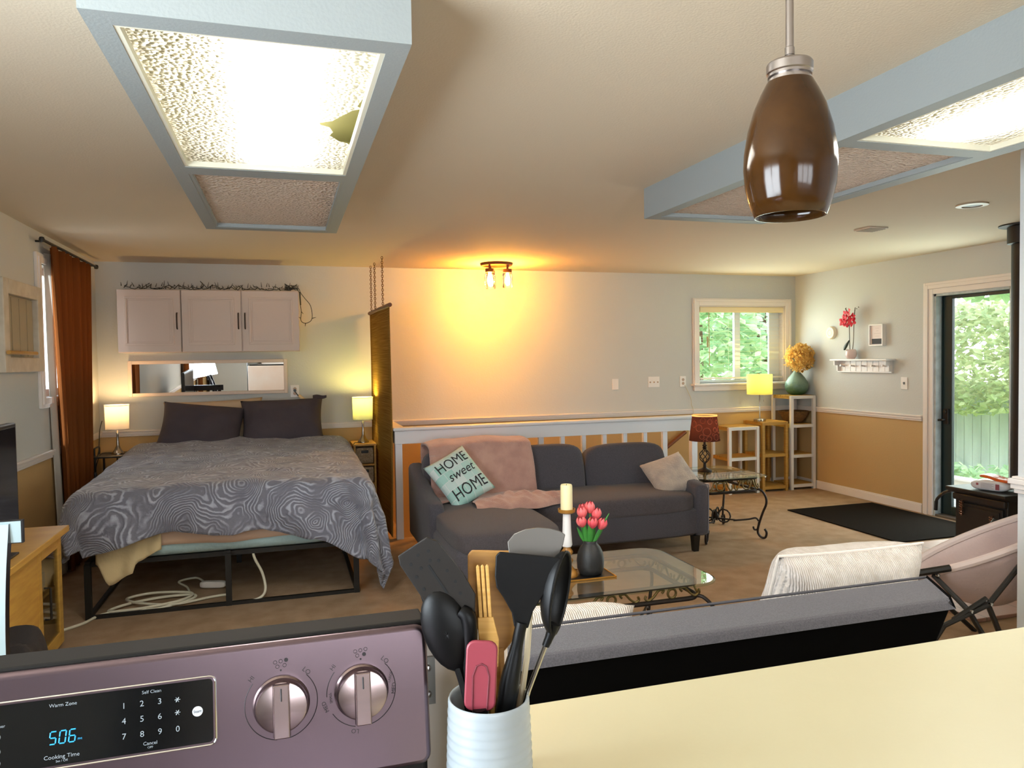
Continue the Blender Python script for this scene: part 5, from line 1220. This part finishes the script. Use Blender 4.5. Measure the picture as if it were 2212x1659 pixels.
# ------------------------------------------------------------------ futon sofa seen from behind
fu = thing('futon', 'grey futon sofa with shade painted black on its back, just beyond the counter', 'sofa', (1.2, 2.1, 0))
M_fgrey = mat('heather_grey_fabric', '#59575c', .95, spec=.1, bump=(420, .4), var=(260, '#4a484d'), sheen=.2)
M_fshade = mat('painted_back_shade', '#0b0b0b', .95, spec=.05)  # near-black colour puts the shade of the rear face into the cloth
FX0 = .50
def fprof(b, prof, xs, mats_idx):
    k = len(prof)
    vs = [Vector((FX0, y, z)) for y, z in prof]+[Vector((xs(y, z), y, z)) for y, z in prof]
    for i in range(k): b.add([vs[i], vs[(i+1) % k], vs[k+(i+1) % k], vs[k+i]], [(0, 1, 2, 3)], mats_idx[i])
    b.add(vs[:k], [tuple(range(k))], 0); b.add(vs[k:], [tuple(range(k))], 1)
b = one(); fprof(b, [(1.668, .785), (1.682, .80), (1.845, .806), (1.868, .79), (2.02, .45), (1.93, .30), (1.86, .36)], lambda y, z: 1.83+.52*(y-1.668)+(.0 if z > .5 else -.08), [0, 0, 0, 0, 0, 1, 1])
o = b.build('backrest', [M_fgrey, M_fshade], fu)
bm = bmesh.new(); bm.from_mesh(o.data); bmesh.ops.remove_doubles(bm, verts=bm.verts, dist=.0005); bm.to_mesh(o.data); bm.free()
o.modifiers.new('bevel', 'BEVEL').width = .012; o.modifiers['bevel'].segments = 2
b = one(); b.tube([(FX0, 1.858, .806), (1.93, 1.858, .806)], .004, 6); b.build('seam_piping', [mat('dark_seam', '#4a484c', .9)], fu, smooth=True)
b = one(); b.cushion((1.20, 2.36, .345), (1.42, .78, .19), 9, 12); b.build('seat', [M_fgrey], fu, smooth=True)
for xx in (.62, 1.78):
    for yy in (2.08, 2.66): b = one(); b.lathe([(.018, 0), (.026, .27)], (xx, yy, 0), 10); b.build('leg', [M_black], fu, smooth=True)
M_knit = mat('chunky_cream_knit', '#d9cfc6', 1.0, spec=.05, bump=(60, .5), var=(30, '#cbbfb4'))
M_knit.node_tree.nodes['Principled BSDF'].inputs['Sheen Weight'].default_value = .3
def knit(m):
    n = m.node_tree.nodes; l = m.node_tree.links
    t = n.new('ShaderNodeTexCoord'); wv = n.new('ShaderNodeTexWave'); wv.inputs['Scale'].default_value = 45; wv.inputs['Distortion'].default_value = 3; wv.inputs['Detail'].default_value = 2
    bu = n.new('ShaderNodeBump'); bu.inputs['Strength'].default_value = .6; bu.inputs['Distance'].default_value = .012
    l.new(t.outputs['Object'], wv.inputs['Vector']); l.new(wv.outputs['Fac'], bu.inputs['Height']); l.new(bu.outputs[0], n['Principled BSDF'].inputs['Normal'])
knit(M_knit)
Mk1 = basis((1.85, 2.17, .635), (.50, -.02, .0), (-.04, -.14, .34))
pillow('cushion', 'large cream knitted cushion leaning on the right of the futon back', Mk1, .58, .46, .27, M_knit, .022, 12, .03, piping=mat('cream_piping', '#e4d9cc', .9), cat='cushion')
Mk2 = basis((.80, 2.12, .60), (.40, 0, -.02), (.0, -.12, .3))
pillow('cushion', 'cream knitted cushion on the left of the futon behind the utensils', Mk2, .40, .36, .20, M_knit, .016, 14, .04, piping=None, cat='cushion')

# ------------------------------------------------------------------ folding sling chair
fc = thing('folding_chair', 'pale fabric folding sling chair with black legs by the hearth', 'chair', (3.4, 2.95, 0))
C_ = Vector((3.417, 2.868, .565))
Rm = rotm('Z', -.384) @ rotm('Y', math.radians(-22.5))
def sling(u, v):
    a = 2*PI*u; r_ = v
    p = Vector((.44*r_*math.cos(a), 0.17*r_*math.sin(a), -.31*(1-r_**2.2)+.012*math.sin(a*5)*r_*(1-r_)*4))
    return Rm @ p + C_
b = one(); b.grid(lambda u, v: sling(u, .02+.98*v), 48, 14, cu=True); b.build('sling_seat', [mat('blush_canvas', '#cfbab4', .85, bump=(70, .3), var=(4, '#c2ada8'))], fc, smooth=True, solid=.02, angle=0)
b = one(); b.tube([sling(i/40, 1.0) for i in range(40)], .020, 8, closed=True); b.build('padded_rim', [mat('blush_rim', '#d9c8c2', .85)], fc, smooth=True)
b = one(); b.tube([(2.96, 2.90, .432), (3.10, 2.84, .46)], .018, 8); b.build('front_bar', [M_black], fc, smooth=True)
for pts in ([(3.04, 2.88, .42), (3.05, 2.69, .303), (3.21, 2.63, .0)], [(3.29, 2.625, .516), (3.135, 2.66, .331), (2.935, 2.72, .235), (2.80, 2.77, .0)], [(3.12, 3.20, .42), (3.36, 3.15, .19), (3.56, 3.1, .0)], [(3.70, 3.10, .60), (3.42, 3.15, .24), (3.12, 3.2, .0)], [(2.98, 2.71, .26), (3.13, 2.665, .36)], [(3.135, 2.662, .33), (3.19, 2.64, .18), (3.225, 2.63, .0)]):
    b = one(); b.tube(pts, .0125, 8); b.build('leg', [M_black], fc, smooth=True)
for p in ((3.05, 2.677, .303), (3.135, 2.648, .336), (3.03, 2.845, .43)): b = one(); b.lathe([(0, -.01), (.008, -.008), (.008, .008), (0, .01)], p, 10, M=rotm('X', PI/2)); b.build('rivet', [M_chrome], fc)

# ------------------------------------------------------------------ counter, backing board, range
M_count = mat('cream_laminate', '#c6bf9f', .42, var=(2, '#c3bb99'), bump=(60, .03))
ct = thing('countertop', 'cream laminate countertop across the lower right', 'countertop', (1.7, .7, .88))
b = one(); b.prism([(.175, .45), (3.0, .45), (3.0, 1.206), (.31, 1.206), (.31, 1.022), (.175, 1.022)], .88, .92); b.build('top', [M_count], ct, bevel=.003)
b = one(); b.bx(.31, 3.0, 1.206, 1.211, .882, .9165); b.build('edge_band', [mat('dark_edge', '#6f6757', .6)], ct)
b = one(); b.bx(.18, 3.0, .52, 1.10, .0, .88); tag(b.build('base_cabinet', [M_white]), 'white base cabinet carrying the cream countertop', 'cabinet')
bp = thing('backing_board', 'white board standing behind the range, seen beside the utensil crock', 'board', (-.15, 1.04, 0))
b = one(); b.bx(-.62, .300, 1.024, 1.048, 0, 1.158); b.build('board', [mat('off_white_board', '#d8cfc6', .55, var=(3, '#d4c2b4'))], bp, bevel=.003)
b = one(); b.bx(.172, .1915, 1.019, 1.024, 1.035, 1.102); br = b.build('steel_bracket', [mat('bracket_steel', '#8f8a84', .4, metal=.9)], bp)
for zz in (1.05, 1.087): b = one(); b.lathe([(0, -.005), (.004, -.004), (.005, 0), (.005, .001), (0, .001)], (.181, 1.0185, zz), 12, M=rotm('X', -PI/2)); b.build('screw', [M_steel], br, smooth=True)

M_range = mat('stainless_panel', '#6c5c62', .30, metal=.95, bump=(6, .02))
rg = thing('range', 'stainless steel kitchen range with its control panel facing the viewer', 'range', (-.213, .65, 0))
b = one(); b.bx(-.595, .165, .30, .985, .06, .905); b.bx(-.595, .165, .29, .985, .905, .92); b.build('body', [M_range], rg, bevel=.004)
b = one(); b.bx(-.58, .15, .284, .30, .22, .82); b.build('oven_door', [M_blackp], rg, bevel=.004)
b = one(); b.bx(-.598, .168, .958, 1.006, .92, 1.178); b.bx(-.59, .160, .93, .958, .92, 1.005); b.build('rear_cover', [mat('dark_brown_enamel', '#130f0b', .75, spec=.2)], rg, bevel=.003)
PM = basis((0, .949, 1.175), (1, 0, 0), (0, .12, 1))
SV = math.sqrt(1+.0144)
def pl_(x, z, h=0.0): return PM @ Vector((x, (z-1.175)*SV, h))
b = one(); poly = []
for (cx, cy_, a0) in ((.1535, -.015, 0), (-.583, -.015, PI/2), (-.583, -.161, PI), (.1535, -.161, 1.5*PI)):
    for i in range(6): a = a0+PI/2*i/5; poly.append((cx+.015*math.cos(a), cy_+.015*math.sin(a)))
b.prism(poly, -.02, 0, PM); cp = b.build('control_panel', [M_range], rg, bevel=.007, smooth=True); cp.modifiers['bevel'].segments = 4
# display
b = one(); poly = [(p[0], p[1]*SV) for p in rrect(-.42, -.0915, 1.069-1.175, 1.1415-1.175, .005, 4)]; b.prism(poly, -.004, .0006, PM)
ds = b.build('display', [mat('black_glass_display', '#0c0d0e', .12)], cp)
b = one(); o_ = rrect(-.424, -.0885, 1.066-1.175, 1.1445-1.175, .007, 4)
b.tube([PM @ Vector((p[0], p[1]*SV, .0008)) for p in o_], .0012, 6, closed=True); b.build('display_bezel', [M_chrome], cp, smooth=True)
b = one()
def ptext(s, size, x, z, rot=0.0, h=.0012, shear=0.0, bb=None):
    c, s_ = math.cos(rot), math.sin(rot)
    (bb or b).text(s, size, lambda u, v: PM @ Vector((x+u*c-v*s_, (z-1.175)*SV+u*s_+v*c, h)), shear=shear)
for i, s_ in enumerate('123'): ptext(s_, .0095, -.1873+.0189*i, 1.1205)
for i, s_ in enumerate('456'): ptext(s_, .0095, -.1873+.0189*i, 1.1035)
for i, s_ in enumerate('789'): ptext(s_, .0095, -.1873+.0189*i, 1.0865)
ptext('0', .0095, -.1304, 1.0865)
ptext('Self Clean', .0052, -.1579, 1.134); ptext('Warm Zone', .0055, -.2492, 1.1325); ptext('Cancel', .0055, -.1599, 1.0765); ptext('OFF', .0035, -.1599, 1.0725); ptext('Cooking Time', .0062, -.2506, 1.0765); ptext('Set / Off', .0035, -.2506, 1.0725)
for zz, xx in ((1.118, -.1304), (1.1035, -.1304)):
    for k in range(3): b.tube([pl_(xx+.003*math.cos(k*PI/3), zz+.0045+.003*math.sin(k*PI/3), .001), pl_(xx-.003*math.cos(k*PI/3), zz+.0045-.003*math.sin(k*PI/3), .001)], .0005, 4)
ptext('Timer', .0045, -.3115, 1.118); 
for zz in (1.108, 1.0925, 1.080): b.lathe([(0, .0005), (.0042, .0005), (.0042, .0012), (0, .0012)], pl_(-.3145, zz), 14, M=PM.to_3x3().to_4x4())
b.build('display_lettering', [mat('display_print', '#8d9498', .5)], ds)
b = one(); b.lathe([(0, .0004), (.0058, .0004), (.0058, .0013), (0, .0013)], pl_(-.1087, 1.1061), 24, M=PM.to_3x3().to_4x4()); sb = b.build('start_button', [mat('start_grey', '#c4c6ca', .5)], ds)
b = one(); ptext('Start', .0046, -.1087, 1.1048, h=.0018); b.build('lettering', [mat('start_print', '#33343a', .6)], sb)
# 7-segment clock
b = one()
SEG = {'5': 'afgcd', '0': 'abcdef', '6': 'afgedc'}
def digit(ch, x, z, w_, h_):
    k = .10*h_; sh = .12
    P = {'a': ((0, 1), (1, 1)), 'b': ((1, 1), (1, .5)), 'c': ((1, .5), (1, 0)), 'd': ((0, 0), (1, 0)), 'e': ((0, .5), (0, 0)), 'f': ((0, 1), (0, .5)), 'g': ((0, .5), (1, .5))}
    for sname in SEG[ch]:
        (a0, c0), (a1, c1) = P[sname]
        b.tube([pl_(x+(a0+(a1-a0)*t)*w_+(c0+(c1-c0)*t)*h_*sh, z+(c0+(c1-c0)*t)*h_, .0012) for t in (.1, .9)], .00075, 5)
for i, ch_ in enumerate('506'): digit(ch_, -.2632+.0097*i, 1.0925, .0062, .0135)
ptext('PM', .0035, -.2325, 1.0935)
b.build('clock_digits', [mat('blue_led', '#1d7ea8', .5, emit=('#2398cc', .7))], ds)
# knobs, dial marks
M_ink = mat('dial_ink', '#1d1719', .6)
M_knob = mat('satin_knob', '#a2908f', .24, metal=1.0)
P3 = PM.to_3x3().to_4x4()
def arc(bb, x, z, r_, a0, a1):
    k = 26; bb.tube([pl_(x+r_*math.cos(math.radians(a0+(a1-a0)*i/k)), z+r_*math.sin(math.radians(a0+(a1-a0)*i/k)), .0004) for i in range(k+1)], .00045, 4)
def burner_icon(bb, x, z, filled):
    pos = [(-.0065, .0035), (0, .0042), (.0065, .005), (-.004, -.0018), (.0045, -.001)]
    for i, (dx, dz) in enumerate(pos):
        if i == filled: bb.lathe([(0, .0003), (.0024, .0003), (.0024, .0008), (0, .0008)], pl_(x+dx, z+dz), 14, M=P3)
        else: bb.tube([pl_(x+dx+.0021*math.cos(a), z+dz+.0021*math.sin(a), .0004) for a in [2*PI*i_/12 for i_ in range(12)]], .00028, 4, closed=True)
    bb.lathe([(0, .0003), (.0011, .0003), (.0011, .0008), (0, .0008)], pl_(x, z-.0065), 10, M=P3)
for kx, kz, fil, dual in ((-.0138, 1.1015, 2, False), (.0825, 1.1025, 4, True)):
    b = one()
    arc(b, kx, kz, .0425, 45, -78); arc(b, kx, kz, .0425, 140, 262 if not dual else 182)
    if dual: arc(b, kx, kz, .0425, 212, 258); b.v; 
    ptext('LO', .0082, kx+.0285, kz+.0325, -.75, h=.0006, bb=b); ptext('HI', .0075, kx-.0325, kz+.0315, .85, h=.0006, bb=b)
    if dual:
        ptext('MED', .0070, kx-.0425, kz-.012, 1.95, h=.0006, bb=b); ptext('LO', .0075, kx-.009, kz-.0445, 2.95, h=.0006, bb=b); ptext('MED', .0070, kx+.0425, kz-.002, 1.45, h=.0006, bb=b)
        ptext('SMALL', .0045, kx-.0365, kz-.003, 1.7, h=.0006, bb=b); ptext('LARGE', .0045, kx+.0375, kz+.012, 1.3, h=.0006, bb=b)
    burner_icon(b, kx, kz+.0455, fil)
    b.build('dial_marks', [M_ink], cp)
    b = one(); b.lathe([(.0335, 0), (.0335, .003), (.0315, .006), (.031, .014), (.0295, .018), (.028, .0185), (0, .0185)], pl_(kx, kz), 40, M=P3); kn = b.build('knob', [M_knob], cp, smooth=True, angle=25)
    b = one(); prof = [(-.0105, .016), (-.009, .0290), (.009, .0290), (.0105, .016)]
    vs0 = [PM @ Vector((kx+x, (kz-1.175)*SV-.034, h-.004*(h > .02))) for x, h in prof]; vs1 = [PM @ Vector((kx+x, (kz-1.175)*SV+.0285, h-.003*(h > .02))) for x, h in prof]
    b.add(vs0+vs1, [(0, 1, 2, 3), (7, 6, 5, 4), (0, 4, 5, 1), (1, 5, 6, 2), (2, 6, 7, 3), (3, 7, 4, 0)]); b.build('grip', [M_knob], kn, bevel=.0012)
    b = one(); b.tube([pl_(kx, kz+.024, .0262), pl_(kx, kz+.010, .0268)], .0009, 5); b.build('pointer', [M_ink], kn)

# ------------------------------------------------------------------ utensil crock
CX, CY = .2385, .905
kr = thing('utensil_crock', 'white ribbed ceramic crock full of utensils beside the range', 'crock', (CX, CY, .92))
b = one(); prof = [(0, .9205), (.052, .9205), (.0565, .926)]
for i in range(40):
    z = .93+.15*i/39; prof.append((.0565-.0045*(i/39)**1.3+.0006*math.sin(i*PI/1.5), z))
prof += [(.0518, 1.086), (.0505, 1.0895), (.0485, 1.088), (.0475, 1.08), (.049, .94), (0, .935)]
b.lathe(prof, (CX, CY, 0), 56); b.build('body', [mat('white_glazed_stoneware', '#9ba1a5', .25, bump=(30, .05))], kr, smooth=True, angle=0)
M_sil = mat('black_silicone', '#0a0909', .42, spec=.2); M_red = mat('rose_silicone', '#88323e', .45); M_wood = mat('beech_wood', '#a97a3c', .5, var=(7, '#946731', (1, 1, 14))); M_bam = mat('bamboo_wood', '#c99a55', .5, var=(9, '#b7883f', (1, 1, 20)))
M_ssteel = mat('polished_handle', '#c2bcb2', .2, metal=1.0)
def frame2(c, up_, side):
    up_ = Vector(up_).normalized(); side = Vector(side); side = (side-up_*side.dot(up_)).normalized(); nrm = side.cross(up_)
    return Matrix(((side.x, up_.x, nrm.x, c[0]), (side.y, up_.y, nrm.y, c[1]), (side.z, up_.z, nrm.z, c[2]), (0, 0, 0, 1)))
def utensil(name, label, cat='utensil'):
    return thing(name, label, cat, (CX, CY, .936), 'cooking utensils in the crock')
def spoon(b, M, a, l_, depth, n=14):
    b.grid(lambda u, v: M @ Vector((a*math.cos(2*PI*u)*math.sin(PI*.5*v), l_*math.sin(2*PI*u)*math.sin(PI*.5*v), depth*(1-math.cos(PI*.5*v))-depth)), 24, n, cu=True)
# slotted turner, tipped to the left
ut = utensil('slotted_spatula', 'black slotted spatula tipping left out of the crock')
Mf = frame2((.180, .925, 1.239), (-.060, .02, .098), (.062, -.02, .036))
b = one(); poly = [(-.026, -.050), (-.0305, -.02), (-.0305, .042), (-.026, .053), (.018, .053), (.026, .042), (.031, -.01), (.029, -.042), (.016, -.060), (-.012, -.060)]
b.prism(poly, -.0018, .0018, Mf); b.build('blade', [mat('worn_black_nylon', '#221e1b', .5, spec=.2)], ut, bevel=.0012)
b = one()
for (x, y) in [(-.018, .035), (-.004, .040), (.010, .037), (-.021, .018), (.014, .020), (-.022, .0), (.016, .003), (-.019, -.018), (.017, -.014), (-.011, -.032), (.002, -.036), (.014, -.030), (-.010, .024), (.005, .026)]:
    b.lathe([(0, .0016), (.0022, .0016), (.0022, .0022), (0, .0022)], (Mf @ Vector((x, y, 0))), 8, M=Mf.to_3x3().to_4x4())
    b.lathe([(0, .0016), (.0022, .0016), (.0022, .0022), (0, .0022)], (Mf @ Vector((x, y, -.004))), 8, M=Mf.to_3x3().to_4x4())
for h in (-.0021, .0017): b.prism([(-.0015, -.022), (-.0015, .022), (.0015, .022), (.0015, -.022)], h, h+.0004, Mf)
b.build('slots', [mat('slot_dark', '#050505', .9)], ut)
b = one(); b.tube(smooth_path([Mf @ Vector((.002, -.05, .001)), Mf @ Vector((.004, -.065, .004)), Vector((.217, .913, 1.13)), Vector((.222, .905, 1.05)), Vector((.228, .90, .945))], 5), [.010]*21, 10); b.build('handle', [M_sil], ut, smooth=True)
ut = utensil('serving_spoon', 'big black spoon behind the slotted spatula')
Mf = frame2((.1945, .942, 1.205), (-.030, .01, .09), (.09, -.03, .03))
b = one(); spoon(b, Mf, .030, .075, .014); b.build('bowl', [M_sil], ut, smooth=True, solid=.003, angle=0)
b = one(); b.tube(smooth_path([(.214, .936, 1.145), (.220, .928, 1.09), (.230, .915, 1.0), (.236, .91, .945)], 5), .0065, 8); b.build('handle', [M_sil], ut, smooth=True)
ut = utensil('cooking_spoon', 'black spoon hanging low at the left edge of the crock')
Mf = frame2((.191, .925, 1.172), (-.022, .005, .07), (.05, -.015, .012))
b = one(); spoon(b, Mf, .030, .054, -.016); b.build('bowl', [M_sil], ut, smooth=True, solid=.003, angle=0)
b = one(); b.tube(smooth_path([(.200, .922, 1.135), (.209, .912, 1.10), (.214, .900, 1.06), (.222, .897, .95)], 5), .006, 8); b.build('handle', [M_sil], ut, smooth=True)
ut = utensil('silicone_spatula', 'rose pink silicone spatula in front inside the crock')
Mf = frame2((.2235, .884, 1.126), (.006, .002, .09), (.042, -.012, -.010))
b = one(); poly = [(p[0], p[1]) for p in rrect(-.0195, .0195, -.044, .043, .011, 4)]; b.prism(poly, -.003, .003, Mf); b.build('blade', [M_red], ut, bevel=.002, smooth=True, angle=30)
b = one(); b.tube([Mf @ Vector((p[0], p[1], .0032)) for p in [(-.009, -.042), (-.010, -.0), (-.006, .012), (0, .015), (.006, .012), (.010, 0), (.009, -.042)]], .0012, 6); b.build('moulded_line', [mat('rose_line', '#6b232e', .45)], ut, smooth=True)
b = one(); b.tube([Mf @ Vector((0, -.040, 0)), Vector((.2245, .888, 1.05)), Vector((.228, .892, .945))], [.010, .009, .008], 10); b.build('handle', [M_sil], ut, smooth=True)
ut = utensil('turner', 'wide black turner with a flat top edge in the middle of the crock')
Mf = frame2((.285, .892, 1.228), (.010, .0, .09), (.08, -.025, 0))
b = one(); poly = [(-.0405, .036), (-.036, .0415), (.042, .041), (.0425, .036), (.036, .016), (.024, -.008), (.013, -.030), (.009, -.052), (-.009, -.052), (-.014, -.034), (-.026, -.016), (-.036, -.004), (-.0395, .010)]
b.prism(poly, -.002, .002, Mf); b.build('blade', [M_sil], ut, bevel=.0015)
b = one(); b.tube(smooth_path([Mf @ Vector((0, -.045, 0)), Vector((.274, .893, 1.155)), Vector((.262, .893, 1.10)), Vector((.253, .895, 1.04)), Vector((.246, .90, .945))], 5), [.0075]*6+[.0085, .010, .0115, .0125, .013]+[.0125]*10, 10); b.build('handle', [M_sil], ut, smooth=True)
ut = utensil('wooden_spatula', 'broad wooden spatula standing behind the black turner')
Mf = frame2((.262, .932, 1.21), (.004, .004, .09), (.08, -.025, 0))
b = one(); poly = [(-.042, .05), (-.037, .056), (.03, .056), (.036, .05), (.036, -.03), (.024, -.055), (.008, -.075), (-.008, -.075), (-.026, -.05), (-.040, -.02)]
b.prism(poly, -.003, .003, Mf); b.build('blade', [M_wood], ut, bevel=.002)
b = one(); b.tube([Mf @ Vector((0, -.07, 0)), Vector((.258, .922, 1.05)), Vector((.252, .915, .945))], .008, 8); b.build('handle', [M_wood], ut, smooth=True)
ut = utensil('bamboo_fork', 'slotted bamboo fork between the spatulas')
Mf = frame2((.2405, .914, 1.197), (-.004, .002, .1), (.08, -.025, 0))
b = one()
for x in (-.0085, -.0025, .0035): b.prism([(x-.0022, -.01), (x-.0022, .056), (x, .058), (x+.0022, .056), (x+.0022, -.01)], -.002, .002, Mf)
b.prism([(-.0125, -.01), (.0075, -.01), (.013, -.04), (.010, -.075), (-.006, -.075), (-.013, -.04)], -.002, .002, Mf); b.build('tines', [M_bam], ut, bevel=.0008)
b = one(); b.tube([Mf @ Vector((.002, -.07, 0)), Vector((.246, .908, 1.03)), Vector((.248, .905, .945))], .006, 8); b.build('handle', [M_bam], ut, smooth=True)
ut = utensil('ladle', 'black ladle with a steel handle leaning out at the right of the crock')
Mf = frame2((.3315, .886, 1.216), (.016, 0, .09), (.06, .055, -.01))
b = one(); spoon(b, Mf, .024, .054, .024); b.v = [v_ for v_ in b.v]; b.build('bowl', [M_sil], ut, smooth=True, solid=.003, angle=0)
b = one(); b.tube(smooth_path([(.3215, .886, 1.178), (.316, .887, 1.163), (.3105, .8885, 1.150)], 4), [.008, .0075, .007, .0065, .006, .0055, .0055, .005, .005], 10); b.build('socket', [M_sil], ut, smooth=True)
b = one(); b.tube([(.311, .8885, 1.152), (.2885, .893, 1.094), (.268, .90, 1.02), (.256, .903, .945)], .0032, 8); b.build('handle', [M_ssteel], ut, smooth=True)
ut = utensil('scoop', 'grey rounded scoop rising behind the black turner')
Mf = frame2((.304, .912, 1.245), (.012, .004, .09), (.08, -.025, .01))
b = one(); poly = [(-.0375, .030), (-.030, .041), (-.015, .049), (.0, .0525), (.015, .053), (.029, .051), (.0365, .047), (.035, .034), (.028, .012), (.012, -.02), (.006, -.05), (-.006, -.05), (-.014, -.02), (-.032, .005)]
b.prism(poly, -.0015, .0015, Mf); b.build('head', [mat('grey_nylon', '#58524c', .35)], ut, bevel=.001)
b = one(); b.tube([Mf @ Vector((0, -.045, 0)), Vector((.2915, .908, 1.13)), Vector((.275, .908, 1.03)), Vector((.262, .908, .945))], .0042, 8); b.build('handle', [mat('cream_handle', '#c9b99b', .4)], ut, smooth=True)

# ------------------------------------------------------------------ kitchen behind the camera (seen in the mirror)
kc = thing('kitchen_counter', 'white kitchen counter run under the kitchen window', 'cabinet', (1.0, -2.5, 0))
b = one(); b.bx(-.50, 3.2, YF+.01, -2.22, .0, .88); b.build('carcass', [mat('kitchen_grey_white', '#c6c5c6', .5)], kc)
for i in range(6): b = one(); b.bx(-.48+i*.61, -.48+i*.61+.59, -2.22, -2.2, .1, .86); b.build('door', [M_white], kc, bevel=.004)
b = one(); b.bx(-.52, 3.22, YF+.005, -2.17, .88, .92); b.build('top', [M_white], kc, bevel=.004)
rf = thing('refrigerator', 'pale refrigerator in the kitchen corner behind the dining chairs', 'refrigerator', (-1.15, -2.4, 0))
b = one(); b.bx(-1.53, -.78, YF+.02, -2.1, .02, 1.72); b.build('body', [mat('fridge_grey', '#9a9fa2', .4, metal=.5)], rf, bevel=.01)
for z0, z1 in ((.05, 1.15), (1.17, 1.70)): b = one(); b.bx(-1.53, -.78, -2.1, -2.05, z0, z1); b.build('door', [mat('fridge_door', '#dde4e8', .35)], rf, bevel=.008)
for (y0, lab) in ((-.45, 'brown curtain at the kitchen side of the dining window'), (1.55, 'brown curtain at the living room side of the dining window')):
    t = thing('dining_curtain', lab, 'curtain', (XL+.07, y0+.15, .05))
    b = one(); b.grid(lambda u, v, y0=y0: Vector((XL+.07+.025*math.sin(u*38), y0+.36*u, 2.3-2.25*v)), 60, 6); b.build('curtain_panel', [M_cur], t, smooth=True, solid=.003)
